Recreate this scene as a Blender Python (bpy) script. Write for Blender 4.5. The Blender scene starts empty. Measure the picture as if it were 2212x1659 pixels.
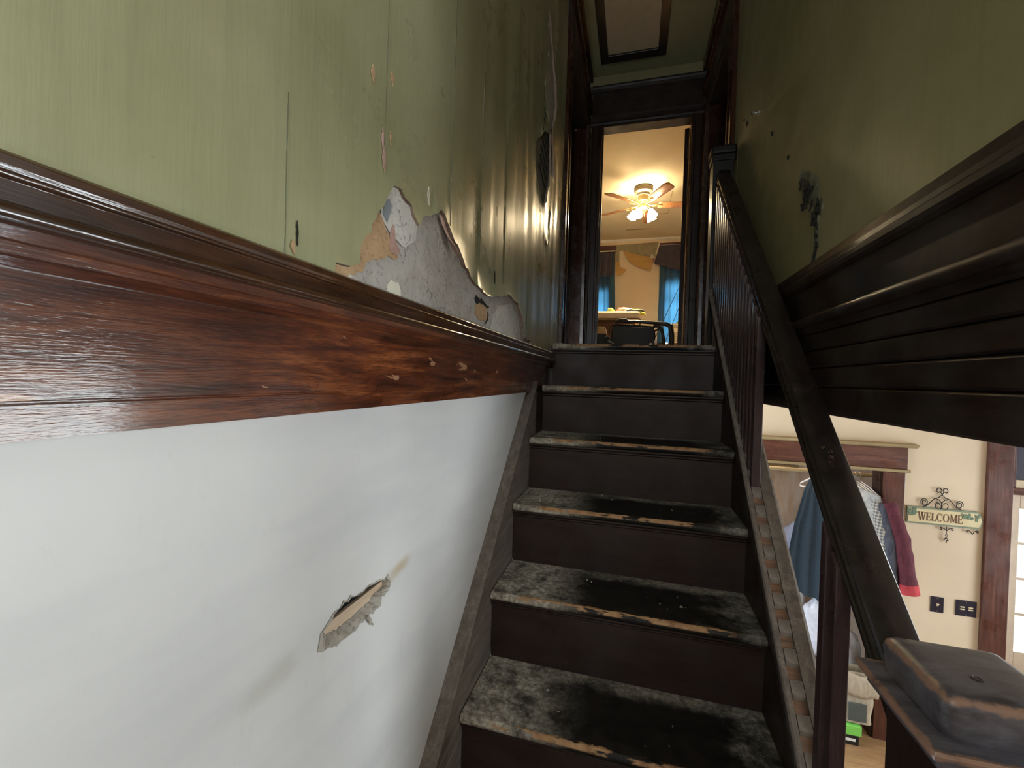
import bpy, bmesh, math, random
from math import pi, sin, cos, tan, atan2, hypot, exp
from mathutils import Vector, Matrix, noise
from mathutils.geometry import delaunay_2d_cdt

random.seed(7)
S = bpy.context.scene
COL = S.collection

# ---------------------------------------------------------------- camera
W_PX, F_PX = 2212.0, 937.978
yaw, pitch, roll = -0.2713, -0.0132, 0.0316
f_ = Vector((sin(yaw) * cos(pitch), cos(yaw) * cos(pitch), sin(pitch)))
r0 = Vector((cos(yaw), -sin(yaw), 0)); u0 = r0.cross(f_)
r_ = cos(roll) * r0 + sin(roll) * u0
u_ = -sin(roll) * r0 + cos(roll) * u0
cam_d = bpy.data.cameras.new('camera'); cam = bpy.data.objects.new('camera', cam_d); COL.objects.link(cam)
cam_d.sensor_width = 36.0; cam_d.sensor_fit = 'HORIZONTAL'; cam_d.lens = 36.0 * F_PX / W_PX
cam_d.clip_start = 0.02; cam_d.clip_end = 200
cam.matrix_world = Matrix(((r_.x, u_.x, -f_.x, 0), (r_.y, u_.y, -f_.y, 0), (r_.z, u_.z, -f_.z, 0), (0, 0, 0, 1)))
S.camera = cam

# ---------------------------------------------------------------- world, lights, exposure
S.view_settings.view_transform = 'Standard'; S.view_settings.look = 'None'
S.view_settings.gamma = 1.0; S.view_settings.exposure = 0.0; S.view_settings.use_curve_mapping = False
wd = bpy.data.worlds.new('overcast'); S.world = wd; wd.use_nodes = True
bg = wd.node_tree.nodes['Background']; bg.inputs[0].default_value = (0.80, 0.90, 1.0, 1); bg.inputs[1].default_value = 5.5

def area_light(name, loc, target, sx, sy, power, color):
    d = bpy.data.lights.new(name, 'AREA'); d.shape = 'RECTANGLE'; d.size = sx; d.size_y = sy
    d.energy = power; d.color = color
    o = bpy.data.objects.new(name, d); COL.objects.link(o); o.location = loc
    o.rotation_euler = (Vector(target) - Vector(loc)).to_track_quat('-Z', 'Y').to_euler()
    return o
# daylight arriving through the windows of the entrance room and of the stair hall
area_light('daylight_side_window', (4.42, 2.1, -1.1), (0, 1.5, -0.75), 2.5, 2.0, 138, (0.97, 0.98, 1.0))
area_light('daylight_entrance_door', (3.05, 4.35, -1.3), (2.6, 1.0, -1.5), 0.7, 1.1, 22, (0.92, 0.96, 1.0))
area_light('daylight_hall_window', (4.42, -0.45, 0.2), (0.0, 0.2, -0.1), 1.2, 2.0, 66, (0.98, 0.98, 0.97))
area_light('daylight_rear_window', (0.03, -1.35, 1.0), (0.03, 1.6, -0.2), 0.75, 1.4, 15, (1.0, 0.97, 0.92))
for wx in (-0.95, 1.0):
    area_light('daylight_bedroom_window', (wx, 8.75, 1.35), (wx, 5, 1.2), 0.8, 0.8, 10, (0.55, 0.80, 1.0))

# ---------------------------------------------------------------- mesh helpers
class MB:
    def __init__(self): self.v = []; self.f = []; self.mi = []; self.cur = 0
    def add(self, vs, fs):
        b = len(self.v); self.v += [tuple(p) for p in vs]
        for q in fs: self.f.append([b + i for i in q]); self.mi.append(self.cur)
        return self
    def box(self, x0, x1, y0, y1, z0, z1):
        vs = [(x, y, z) for z in (z0, z1) for y in (y0, y1) for x in (x0, x1)]
        return self.add(vs, [(0, 2, 3, 1), (4, 5, 7, 6), (0, 1, 5, 4), (2, 6, 7, 3), (0, 4, 6, 2), (1, 3, 7, 5)])
    def prism(self, prof, p0, p1, place):
        """closed profile [(a,b)..] swept between two stations; place(a,b,t)->xyz"""
        n = len(prof)
        vs = [place(a, b, p0) for a, b in prof] + [place(a, b, p1) for a, b in prof]
        fs = [(i, (i + 1) % n, n + (i + 1) % n, n + i) for i in range(n)] + [tuple(range(n))[::-1], tuple(range(n, 2 * n))]
        return self.add(vs, fs)
    def tube(self, path, rad, n=8, closed=False):
        P = [Vector(p) for p in path]; m = len(P); rings = []
        up = Vector((0, 0, 1))
        for i, p in enumerate(P):
            t = (P[(i + 1) % m] - P[i - 1]) if closed else (P[min(i + 1, m - 1)] - P[max(i - 1, 0)])
            t.normalize()
            a = t.cross(up)
            if a.length < 1e-3: a = t.cross(Vector((1, 0, 0)))
            a.normalize(); b = t.cross(a).normalized()
            r = rad[i] if isinstance(rad, (list, tuple)) else rad
            rings.append([p + r * (cos(2 * pi * k / n) * a + sin(2 * pi * k / n) * b) for k in range(n)])
        vs = [q for ring in rings for q in ring]; fs = []
        for i in range(m if closed else m - 1):
            j = (i + 1) % m
            for k in range(n): fs.append((i * n + k, i * n + (k + 1) % n, j * n + (k + 1) % n, j * n + k))
        if not closed: fs += [tuple(range(n))[::-1], tuple(range((m - 1) * n, m * n))]
        return self.add(vs, fs)
    def lathe(self, prof, n=24, M=None, caps=True):
        M = M or Matrix(); m = len(prof); vs = []
        for r, z in prof:
            for k in range(n): vs.append(tuple(M @ Vector((r * cos(2 * pi * k / n), r * sin(2 * pi * k / n), z))))
        fs = []
        for i in range(m - 1):
            for k in range(n): fs.append((i * n + k, i * n + (k + 1) % n, (i + 1) * n + (k + 1) % n, (i + 1) * n + k))
        if caps: fs += [tuple(range(n))[::-1], tuple(range((m - 1) * n, m * n))]
        return self.add(vs, fs)
    def grid(self, nu, nv, fn, wrap=False):
        vs = [fn(i / nu, j / nv) for j in range(nv + 1) for i in range(nu + (0 if wrap else 1))]
        w = nu if wrap else nu + 1
        fs = [(j * w + i, j * w + (i + 1) % w, (j + 1) * w + (i + 1) % w, (j + 1) * w + i) for j in range(nv) for i in range(nu)]
        return self.add(vs, fs)
    def mesh(self, name, mats, smooth=None):
        me = bpy.data.meshes.new(name); me.from_pydata(self.v, [], self.f)
        for m in (mats if isinstance(mats, (list, tuple)) else [mats]): me.materials.append(m)
        if any(self.mi): me.polygons.foreach_set('material_index', self.mi)
        bm = bmesh.new(); bm.from_mesh(me); bmesh.ops.recalc_face_normals(bm, faces=bm.faces); bm.to_mesh(me); bm.free()
        if smooth is not None:
            me.polygons.foreach_set('use_smooth', [True] * len(me.polygons)); me.set_sharp_from_angle(angle=math.radians(smooth))
        me.update(); return me

def link(name, me, parent=None, loc=None, bevel=0, seg=2, solid=0):
    o = bpy.data.objects.new(name, me); COL.objects.link(o)
    if loc is not None: o.location = loc
    if parent is not None: o.parent = parent
    if solid:
        s = o.modifiers.new('thickness', 'SOLIDIFY'); s.thickness = solid; s.offset = 0
    if bevel:
        b = o.modifiers.new('bevel', 'BEVEL'); b.width = bevel; b.segments = seg; b.limit_method = 'ANGLE'; b.angle_limit = math.radians(35)
        b.harden_normals = False
    return o
def part(name, mb, mat, parent, smooth=None, bevel=0, loc=None, label=None, seg=2, solid=0):
    o = link(name, mb.mesh(name, mat, smooth), parent, loc, bevel, seg, solid)
    if label: o['label'] = label
    return o
def struct(name, mb, mat, smooth=None, bevel=0, label=None, loc=None):
    o = part(name, mb, mat, None, smooth, bevel, loc); o['kind'] = 'structure'
    if label: o['label'] = label
    return o
def tag(o, label, cat, group=None, kind=None):
    o['label'] = label; o['category'] = cat
    if group: o['group'] = group
    if kind: o['kind'] = kind
    return o
def thing(name, label, cat, loc=(0, 0, 0), rotz=0, group=None):
    o = bpy.data.objects.new(name, None); COL.objects.link(o); o.location = loc; o.rotation_euler = (0, 0, rotz)
    o.empty_display_size = 0.05
    return tag(o, label, cat, group)
def empty_struct(name, loc=(0, 0, 0), label=None):
    o = bpy.data.objects.new(name, None); COL.objects.link(o); o.location = loc; o['kind'] = 'structure'
    o.empty_display_size = 0.05
    if label: o['label'] = label
    return o
def inside(p, poly):
    x, y = p; c = False; n = len(poly)
    for i in range(n):
        x1, y1 = poly[i]; x2, y2 = poly[i - 1]
        if (y1 > y) != (y2 > y) and x < (x2 - x1) * (y - y1) / (y2 - y1) + x1: c = not c
    return c
def ragged(poly, step, amp, seed=0):
    rnd = random.Random(seed); out = []
    for i in range(len(poly)):
        a = Vector(poly[i]); b = Vector(poly[(i + 1) % len(poly)]); d = b - a; n = max(1, int(d.length / step))
        nr = Vector((-d.y, d.x)).normalized() if d.length > 1e-6 else Vector((0, 0))
        for k in range(n):
            q = a + d * (k / n) + (nr * rnd.uniform(-amp, amp) if k else Vector((0, 0)))
            out.append((q.x, q.y))
    return out
def sheet(outer, holes, pts, keep=lambda c: True):
    """triangulated flat sheet in 2D with ragged holes; returns verts2d, tris"""
    vs = [Vector(p) for p in outer]; ed = [(i, (i + 1) % len(outer)) for i in range(len(outer))]
    for h in holes:
        b = len(vs); vs += [Vector(p) for p in h]; ed += [(b + i, b + (i + 1) % len(h)) for i in range(len(h))]
    vs += [Vector(p) for p in pts]
    V, E, F, *_ = delaunay_2d_cdt(vs, ed, [], 0, 1e-6)
    tris = []
    for t in F:
        c = ((V[t[0]].x + V[t[1]].x + V[t[2]].x) / 3, (V[t[0]].y + V[t[1]].y + V[t[2]].y) / 3)
        if not inside(c, outer) or any(inside(c, h) for h in holes) or not keep(c): continue
        tris.append(tuple(t))
    return [(p.x, p.y) for p in V], tris

# ---------------------------------------------------------------- materials
def M(name):
    m = bpy.data.materials.new(name); m.use_nodes = True; nt = m.node_tree
    return m, nt, nt.nodes['Principled BSDF']
class NT:
    def __init__(self, nt): self.t = nt
    def n(self, typ, **kw):
        x = self.t.nodes.new('ShaderNode' + typ)
        for k, v in kw.items(): setattr(x, k, v)
        return x
    def l(self, a, b): self.t.links.new(a, b)
    def coords(self, scale=(1, 1, 1), out='Object', loc=(0, 0, 0)):
        tc = self.n('TexCoord'); mp = self.n('Mapping'); mp.inputs['Scale'].default_value = scale; mp.inputs['Location'].default_value = loc
        self.l(tc.outputs[out], mp.inputs[0]); return mp.outputs[0]
    def noise(self, vec, scale, detail=4, rough=0.55, dist=0):
        x = self.n('TexNoise'); x.inputs['Scale'].default_value = scale; x.inputs['Detail'].default_value = detail
        x.inputs['Roughness'].default_value = rough; x.inputs['Distortion'].default_value = dist
        if vec is not None: self.l(vec, x.inputs['Vector'])
        return x.outputs['Fac']
    def ramp(self, fac, stops, interp='LINEAR'):
        x = self.n('ValToRGB'); x.color_ramp.interpolation = interp; e = x.color_ramp.elements
        while len(e) < len(stops): e.new(0.5)
        for k, (p, c) in enumerate(stops):
            e[k].position = p; e[k].color = (c, c, c, 1) if isinstance(c, (int, float)) else (*c, 1)
        self.l(fac, x.inputs[0]); return x.outputs[0]
    def mix(self, fac, a, b, mode='MIX'):
        x = self.n('Mix', data_type='RGBA', blend_type=mode)
        for s, v in ((x.inputs[0], fac), (x.inputs[6], a), (x.inputs[7], b)):
            if hasattr(v, 'is_output') or isinstance(v, bpy.types.NodeSocket): self.l(v, s)
            elif isinstance(v, (int, float)): s.default_value = v
            else: s.default_value = (*v, 1)
        return x.outputs[2]
    def math(self, op, a, b=0.0, c=0.0, clamp=False):
        x = self.n('Math', operation=op); x.use_clamp = clamp
        for s, v in zip(x.inputs, (a, b, c)):
            if isinstance(v, bpy.types.NodeSocket): self.l(v, s)
            else: s.default_value = v
        return x.outputs[0]
    def sep(self, vec):
        x = self.n('SeparateXYZ'); self.l(vec, x.inputs[0]); return x.outputs
    def bump(self, h, strength, dist=0.002):
        x = self.n('Bump'); x.inputs['Strength'].default_value = strength; x.inputs['Distance'].default_value = dist
        self.l(h, x.inputs['Height']); return x.outputs[0]
    def sstep(self, v, a, b):
        x = self.n('MapRange', interpolation_type='SMOOTHSTEP'); x.inputs[1].default_value = a; x.inputs[2].default_value = b
        self.l(v, x.inputs[0]); return x.outputs[0]

def plain(name, col, rough=0.5, metal=0.0, var=0.08, scale=12, bump=0.0, bscale=60, spec=0.5):
    m, nt, b = M(name); N = NT(nt); c = N.coords()
    f = N.noise(c, scale, 4)
    lo = tuple(x * (1 - var) for x in col); hi = tuple(min(1, x * (1 + var)) for x in col)
    N.l(N.ramp(f, [(0.3, lo), (0.7, hi)]), b.inputs['Base Color'])
    b.inputs['Roughness'].default_value = rough; b.inputs['Metallic'].default_value = metal; b.inputs['Specular IOR Level'].default_value = spec
    if bump: N.l(N.bump(N.noise(c, bscale, 3), bump), b.inputs['Normal'])
    return m
AX = {'x': (1.2, 14, 14), 'y': (14, 1.2, 14), 'z': (14, 14, 1.2)}
def wood(name, dark, mid, light, axis='y', rough=0.3, scale=3.0, chips=0.0, bump=0.25, dust=0.0, spec=0.5, ring=0.6, chipcol=(0.5, 0.3, 0.17), coat=0.0):
    m, nt, b = M(name); N = NT(nt)
    c = N.coords(AX[axis])
    g = N.noise(c, scale, 6, 0.62, ring)
    fine = N.noise(N.coords(tuple(x * 4 for x in AX[axis])), scale * 2, 3, 0.6)
    big = N.noise(N.coords(), 2.2, 3)
    col = N.ramp(g, [(0.28, dark), (0.5, mid), (0.72, light)])
    col = N.mix(N.math('MULTIPLY', N.ramp(fine, [(0.35, 1.0), (0.55, 0.0)]), 0.55), col, dark)
    col = N.mix(N.ramp(big, [(0.35, 0.0), (0.7, 0.45)]), col, dark)
    if chips:
        ch = N.ramp(N.noise(N.coords(tuple(1.0 + x * 0.25 for x in AX[axis])), 4.6, 5, 0.6), [(0.71 - 0.06 * chips, 0.0), (0.72 - 0.06 * chips, 1.0)])
        col = N.mix(N.math('MULTIPLY', ch, 0.75), col, chipcol)
    if dust:
        d = N.math('MULTIPLY', N.ramp(N.noise(N.coords(), 9, 5, 0.65), [(0.4, 0.0), (0.75, 1.0)]), dust)
        col = N.mix(d, col, (0.22, 0.20, 0.17))
    N.l(col, b.inputs['Base Color'])
    N.l(N.ramp(N.noise(N.coords(), 7, 4), [(0.3, max(0.05, rough - 0.08)), (0.7, rough + 0.16)]), b.inputs['Roughness'])
    b.inputs['Specular IOR Level'].default_value = spec
    nb = N.bump(N.math('ADD', N.math('MULTIPLY', fine, 0.6), g), bump, 0.0012)
    N.l(nb, b.inputs['Normal'])
    if coat:
        b.inputs['Coat Weight'].default_value = coat; b.inputs['Coat Roughness'].default_value = 0.09; b.inputs['Coat IOR'].default_value = 1.65
        N.l(N.bump(fine, bump * 0.7, 0.001), b.inputs['Coat Normal'])
    return m

OAK_RED = wood('varnished_red_oak', (0.020, 0.006, 0.003), (0.125, 0.030, 0.009), (0.32, 0.10, 0.03), 'y', 0.30, 4.2, 0.62, 0.35, spec=0.4, coat=1.0, chipcol=(0.42, 0.22, 0.12))
OAK_BROWN = wood('varnished_brown_moulding', (0.018, 0.008, 0.004), (0.055, 0.022, 0.008), (0.12, 0.045, 0.015), 'y', 0.28, 3.0, 0.2, 0.25, spec=0.4, coat=1.0)
DARK_Y = wood('dark_stained_wood_y', (0.008, 0.0045, 0.003), (0.019, 0.010, 0.007), (0.035, 0.018, 0.012), 'y', 0.38, 3.0, 0.0, 0.2, dust=0.12, spec=0.35)
DARK_X = wood('dark_stained_wood_x', (0.010, 0.005, 0.004), (0.022, 0.011, 0.008), (0.040, 0.019, 0.013), 'x', 0.42, 3.0, 0.0, 0.2, dust=0.10, spec=0.35)
DARK_Z = wood('dark_stained_wood_z', (0.012, 0.006, 0.005), (0.026, 0.012, 0.009), (0.048, 0.020, 0.014), 'z', 0.33, 3.0, 0.0, 0.2, spec=0.4)
RED_Z = wood('reddish_stained_wood_z', (0.020, 0.007, 0.005), (0.050, 0.016, 0.010), (0.085, 0.028, 0.016), 'z', 0.22, 3.0, 0.0, 0.15, spec=0.5)
BALWOOD = wood('baluster_wood', (0.022, 0.012, 0.012), (0.050, 0.027, 0.027), (0.080, 0.045, 0.044), 'z', 0.3, 3.0, 0.0, 0.15, spec=0.4)
RISER = wood('riser_wood', (0.013, 0.006, 0.005), (0.026, 0.012, 0.009), (0.042, 0.018, 0.013), 'x', 0.5, 2.4, 0.0, 0.2, dust=0.07, spec=0.3)
GREYED = wood('dusty_grey_wood', (0.085, 0.066, 0.054), (0.17, 0.138, 0.114), (0.28, 0.235, 0.195), 'y', 0.6, 3.0, 0.0, 0.3, dust=0.35, spec=0.3)
RAWWOOD = wood('raw_wood', (0.07, 0.04, 0.025), (0.22, 0.11, 0.06), (0.34, 0.18, 0.10), 'x', 0.7, 9, 0, 0.3, dust=0.3)
CLOSET_WOOD = wood('red_brown_casing', (0.06, 0.02, 0.013), (0.12, 0.042, 0.026), (0.22, 0.085, 0.05), 'x', 0.3, 3, 0, 0.2)
CLOSET_WOOD_Z = wood('red_brown_casing_z', (0.06, 0.02, 0.013), (0.11, 0.038, 0.026), (0.19, 0.07, 0.042), 'z', 0.3, 3, 0, 0.2)
FLOOR_WOOD = wood('honey_floor_boards', (0.30, 0.16, 0.075), (0.42, 0.25, 0.125), (0.52, 0.33, 0.18), 'x', 0.35, 2.4, 0, 0.15)

def newel_mat(name, cx, cy, half, ztop):
    m, nt, b = M(name); N = NT(nt)
    c = N.coords((3, 9, 9)); g = N.noise(c, 5, 6, 0.65, 0.5)
    col = N.ramp(g, [(0.3, (0.050, 0.044, 0.052)), (0.52, (0.095, 0.088, 0.102)), (0.7, (0.145, 0.135, 0.155))])
    x, y, z = N.sep(N.coords())
    e = N.math('MAXIMUM', N.math('ABSOLUTE', N.math('SUBTRACT', x, cx)), N.math('ABSOLUTE', N.math('SUBTRACT', y, cy)))
    nz = N.math('MULTIPLY', N.math('SUBTRACT', N.noise(N.coords(), 28, 5, 0.7), 0.5), 0.022)
    rim = N.sstep(N.math('ADD', e, nz), half - 0.007, half - 0.002)
    top = N.sstep(N.math('ADD', z, nz), ztop - 0.014, ztop - 0.008)
    col = N.mix(N.math('MULTIPLY', N.math('MULTIPLY', rim, top), 0.85), col, (0.30, 0.165, 0.105))
    dark = N.ramp(N.noise(N.coords((2, 7, 3)), 5, 4, 0.6), [(0.58, 0.0), (0.68, 1.0)])
    col = N.mix(N.math('MULTIPLY', dark, 0.7), col, (0.022, 0.016, 0.017))
    N.l(col, b.inputs['Base Color']); b.inputs['Roughness'].default_value = 0.40
    N.l(N.bump(g, 0.25, 0.001), b.inputs['Normal']); return m
NEWEL = newel_mat('worn_newel_cap_wood', 0.4375, 0.700, 0.067, -0.3585); NEWELC = newel_mat('worn_newel_collar_wood', 0.4375, 0.700, 0.091, -0.413)

def tread_mat():
    """object coordinates: x across, y=0 at the nosing, z=0 at the walking surface"""
    m, nt, b = M('worn_dusty_tread'); N = NT(nt)
    tc = N.n('TexCoord'); oi = N.n('ObjectInfo')
    off = N.n('VectorMath', operation='ADD'); N.l(tc.outputs['Object'], off.inputs[0])
    cx = N.n('CombineXYZ'); N.l(N.math('MULTIPLY', oi.outputs['Random'], 37.0), cx.inputs[2]); N.l(N.math('MULTIPLY', oi.outputs['Random'], 11.0), cx.inputs[0])
    N.l(cx.outputs[0], off.inputs[1]); v = off.outputs[0]
    x, y, z = N.sep(tc.outputs['Object'])
    base = N.ramp(N.noise(v, 22, 5), [(0.3, (0.007, 0.006, 0.005)), (0.7, (0.020, 0.016, 0.012))])
    n1 = N.noise(v, 11, 6, 0.68); n2 = N.noise(v, 70, 4, 0.7)
    nx = N.math('ADD', x, N.math('MULTIPLY', N.math('SUBTRACT', n1, 0.5), 0.34))
    left = N.math('SUBTRACT', 1.0, N.sstep(nx, -0.26, -0.10), clamp=True)
    right = N.math('MULTIPLY', N.sstep(nx, 0.22, 0.36), 0.42)
    back = N.math('MULTIPLY', N.sstep(N.math('ADD', y, N.math('MULTIPLY', N.math('SUBTRACT', n1, 0.5), 0.06)), 0.19, 0.235), 0.55)
    d = N.math('MAXIMUM', N.math('MAXIMUM', left, right), back)
    d = N.math('MULTIPLY', d, N.ramp(n2, [(0.25, 0.45), (0.62, 1.0)]))
    d = N.math('MULTIPLY', d, N.ramp(n1, [(0.36, 0.15), (0.56, 1.0)]))
    dustc = N.ramp(n2, [(0.35, (0.36, 0.31, 0.24)), (0.7, (0.66, 0.60, 0.50))])
    col = N.mix(d, base, dustc)
    spk = N.ramp(N.noise(v, 190, 2, 0.5), [(0.74, 0.0), (0.77, 1.0)])
    col = N.mix(N.math('MULTIPLY', spk, 0.35), col, (0.35, 0.33, 0.28))
    # bare wood where feet have rubbed the paint off the nosing
    ny = N.math('ADD', y, N.math('MULTIPLY', N.math('SUBTRACT', N.noise(v, 34, 5, 0.7), 0.5), 0.03))
    w = N.math('MULTIPLY', N.math('SUBTRACT', 1.0, N.sstep(ny, 0.010, 0.014)), N.sstep(z, -0.013, -0.009))
    st = N.n('VectorMath', operation='MULTIPLY'); N.l(v, st.inputs[0]); st.inputs[1].default_value = (4, 22, 1)
    w = N.math('MULTIPLY', w, N.ramp(N.noise(st.outputs[0], 2.4, 5, 0.6), [(0.43, 0.0), (0.47, 1.0)]))
    w = N.math('MULTIPLY', w, N.sstep(x, -0.34, -0.28)); w = N.math('MULTIPLY', w, N.math('SUBTRACT', 1.0, N.sstep(x, 0.24, 0.31)))
    col = N.mix(w, col, N.ramp(N.noise(v, 40, 3), [(0.3, (0.22, 0.11, 0.05)), (0.7, (0.46, 0.27, 0.13))]))
    N.l(col, b.inputs['Base Color'])
    N.l(N.ramp(d, [(0.0, 0.55), (1.0, 0.95)]), b.inputs['Roughness']); b.inputs['Specular IOR Level'].default_value = 0.25
    N.l(N.bump(N.math('ADD', n2, N.math('MULTIPLY', d, 0.6)), 0.5, 0.003), b.inputs['Normal'])
    return m
TREAD = tread_mat()

def white_wall_mat():
    m, nt, b = M('scuffed_white_paint'); N = NT(nt); c = N.coords()
    x, y, z = N.sep(c)
    col = N.ramp(N.noise(c, 2.2, 4), [(0.3, (0.58, 0.575, 0.57)), (0.7, (0.65, 0.64, 0.62))])
    def blob(py, pz, ly, lz, ang, amt, colr, col):
        dy = N.math('SUBTRACT', y, py); dz = N.math('SUBTRACT', z, pz)
        a = N.math('ADD', N.math('MULTIPLY', dy, cos(ang) / ly), N.math('MULTIPLY', dz, sin(ang) / ly))
        bb = N.math('ADD', N.math('MULTIPLY', dy, -sin(ang) / lz), N.math('MULTIPLY', dz, cos(ang) / lz))
        q = N.math('SQRT', N.math('ADD', N.math('MULTIPLY', a, a), N.math('MULTIPLY', bb, bb)))
        q = N.math('ADD', q, N.math('MULTIPLY', N.math('SUBTRACT', N.noise(c, 30, 4), 0.5), 0.8))
        return N.mix(N.math('MULTIPLY', N.math('SUBTRACT', 1.0, N.sstep(q, 0.0, 1.0)), amt), col, colr)
    col = blob(0.780, -0.388, 0.070, 0.022, 0.10, 0.8, (0.45, 0.33, 0.17), col)   # old rail bracket marks
    col = blob(0.455, -0.405, 0.075, 0.028, 0.0, 0.45, (0.40, 0.38, 0.28), col)
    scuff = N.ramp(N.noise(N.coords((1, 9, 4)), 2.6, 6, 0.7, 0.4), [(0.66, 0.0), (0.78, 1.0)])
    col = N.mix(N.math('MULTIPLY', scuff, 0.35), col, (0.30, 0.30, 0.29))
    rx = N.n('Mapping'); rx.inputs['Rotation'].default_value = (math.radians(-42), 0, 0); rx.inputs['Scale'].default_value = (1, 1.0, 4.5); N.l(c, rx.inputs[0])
    shadow_bands = N.ramp(N.noise(rx.outputs[0], 2.6, 4, 0.55), [(0.45, 0.0), (0.75, 1.0)])
    col = N.mix(N.math('MULTIPLY', shadow_bands, 0.35), col, (0.42, 0.43, 0.45))  # soft diagonal railing shadows painted into the wall colour as bluish grey
    grime = N.ramp(N.noise(N.coords((1, 5, 2)), 4.0, 6, 0.7), [(0.60, 0.0), (0.75, 1.0)])
    col = N.mix(N.math('MULTIPLY', grime, 0.25), col, (0.45, 0.40, 0.32))
    N.l(col, b.inputs['Base Color']); b.inputs['Roughness'].default_value = 0.42
    N.l(N.bump(N.noise(c, 160, 3), 0.12, 0.001), b.inputs['Normal']); return m
def green_mat(name, lo, hi, rough=0.40):
    m, nt, b = M(name); N = NT(nt); c = N.coords()
    col = N.ramp(N.noise(c, 3, 5, 0.6), [(0.3, lo), (0.7, hi)])
    st = N.noise(N.coords((1, 16, 0.9)), 3.5, 5, 0.65)
    col = N.mix(N.ramp(st, [(0.5, 0.0), (0.75, 0.22)]), col, tuple(v * 0.6 for v in lo))
    N.l(col, b.inputs['Base Color'])
    N.l(N.ramp(N.noise(c, 8, 4), [(0.3, rough - 0.08), (0.7, rough + 0.12)]), b.inputs['Roughness'])
    h = N.math('ADD', N.math('MULTIPLY', st, 1.0), N.math('MULTIPLY', N.noise(c, 140, 3), 0.12))
    N.l(N.bump(h, 0.16, 0.004), b.inputs['Normal']); return m
def plaster_mat(name, c0, c1, crack=True, rough=0.85):
    m, nt, b = M(name); N = NT(nt); c = N.coords()
    col = N.ramp(N.noise(c, 14, 6, 0.7), [(0.3, c0), (0.7, c1)])
    sp = N.ramp(N.noise(c, 110, 4, 0.75), [(0.36, 1.0), (0.44, 0.0)])
    col = N.mix(N.math('MULTIPLY', sp, 0.65), col, tuple(v * 0.45 for v in c0))
    if crack:
        vo = N.n('TexVoronoi', feature='DISTANCE_TO_EDGE'); vo.inputs['Scale'].default_value = 17
        wv = N.n('VectorMath', operation='ADD'); N.l(c, wv.inputs[0])
        nz = N.n('TexNoise'); nz.inputs['Scale'].default_value = 25; N.l(c, nz.inputs['Vector'])
        sc = N.n('VectorMath', operation='SCALE'); sc.inputs[3].default_value = 0.05; N.l(nz.outputs['Color'], sc.inputs[0]); N.l(sc.outputs[0], wv.inputs[1])
        N.l(wv.outputs[0], vo.inputs['Vector'])
        ck = N.math('MULTIPLY', N.ramp(vo.outputs['Distance'], [(0.0, 1.0), (0.022, 0.0)]), N.ramp(N.noise(c, 9, 3), [(0.45, 0.0), (0.55, 1.0)]))
        col = N.mix(N.math('MULTIPLY', ck, 0.7), col, (0.10, 0.085, 0.07))
    N.l(col, b.inputs['Base Color']); b.inputs['Roughness'].default_value = rough
    N.l(N.bump(N.noise(c, 70, 5, 0.7), 0.5, 0.003), b.inputs['Normal']); return m
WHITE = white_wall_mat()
GREEN = green_mat('glossy_green_painted_paper', (0.275, 0.27, 0.145), (0.365, 0.355, 0.21), 0.32)
GREEN_R = green_mat('green_painted_wall', (0.235, 0.205, 0.095), (0.30, 0.265, 0.135), 0.5)
PLASTER = plaster_mat('bare_grey_plaster', (0.35, 0.315, 0.275), (0.50, 0.46, 0.415))
CRUMB = plaster_mat('crumbled_plaster', (0.26, 0.235, 0.20), (0.46, 0.42, 0.36), False, 0.95)
DARKPL = plaster_mat('darkened_plaster', (0.07, 0.065, 0.05), (0.13, 0.12, 0.095), False, 0.9)
TANPAPER = plaster_mat('torn_tan_paper', (0.36, 0.22, 0.11), (0.55, 0.36, 0.20), False, 0.8)
PINKPAPER = plaster_mat('torn_pinkish_paper', (0.36, 0.20, 0.16), (0.52, 0.34, 0.28), False, 0.8)
BLUEPAPER = plain('grey_blue_paint', (0.22, 0.24, 0.26), 0.7)
SKIM = plaster_mat('pale_skim_coat', (0.50, 0.465, 0.42), (0.66, 0.625, 0.58), True, 0.7)
CREAMPL = plain('cream_smooth_plaster', (0.66, 0.63, 0.50), 0.6, var=0.05)
LATH = wood('lath_wood', (0.45, 0.33, 0.22), (0.58, 0.46, 0.34), (0.68, 0.57, 0.45), 'y', 0.7, 3, 0, 0.15)
BLACKVOID = plain('dark_cavity', (0.012, 0.010, 0.008), 0.95)
TANWALL = plain('warm_cream_wall_paint', (0.68, 0.555, 0.395), 0.6, var=0.04, scale=3, bump=0.08, bscale=150)
CREAM_CEIL = plain('cream_ceiling_paint', (0.60, 0.52, 0.36), 0.75, var=0.05, scale=4, bump=0.1, bscale=120)
HALL_CEIL = green_mat('olive_ceiling_paint', (0.27, 0.25, 0.12), (0.34, 0.32, 0.165), 0.6)
HATCH = plain('tan_hatch_panel', (0.50, 0.41, 0.26), 0.6)
DARKTRIM = plain('near_black_trim_paint', (0.018, 0.015, 0.011), 0.35)
GOLDTRIM = wood('ochre_ledge_wood', (0.22, 0.16, 0.08), (0.32, 0.24, 0.12), (0.42, 0.32, 0.17), 'x', 0.4, 3, 0, 0.1)
BRONZE = plain('aged_bronze_metal', (0.10, 0.075, 0.045), 0.45, 0.25)
BRASS = plain('antique_brass', (0.30, 0.22, 0.09), 0.35, 0.85)
BLADE = wood('fan_blade_veneer', (0.30, 0.13, 0.05), (0.42, 0.20, 0.09), (0.52, 0.28, 0.14), 'x', 0.25, 2.5, 0, 0.05)
BLACKPL = plain('black_plastic', (0.009, 0.009, 0.008), 0.55)
BLACKMET = plain('black_metal_tube', (0.010, 0.010, 0.010), 0.35, 0.2)
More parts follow.
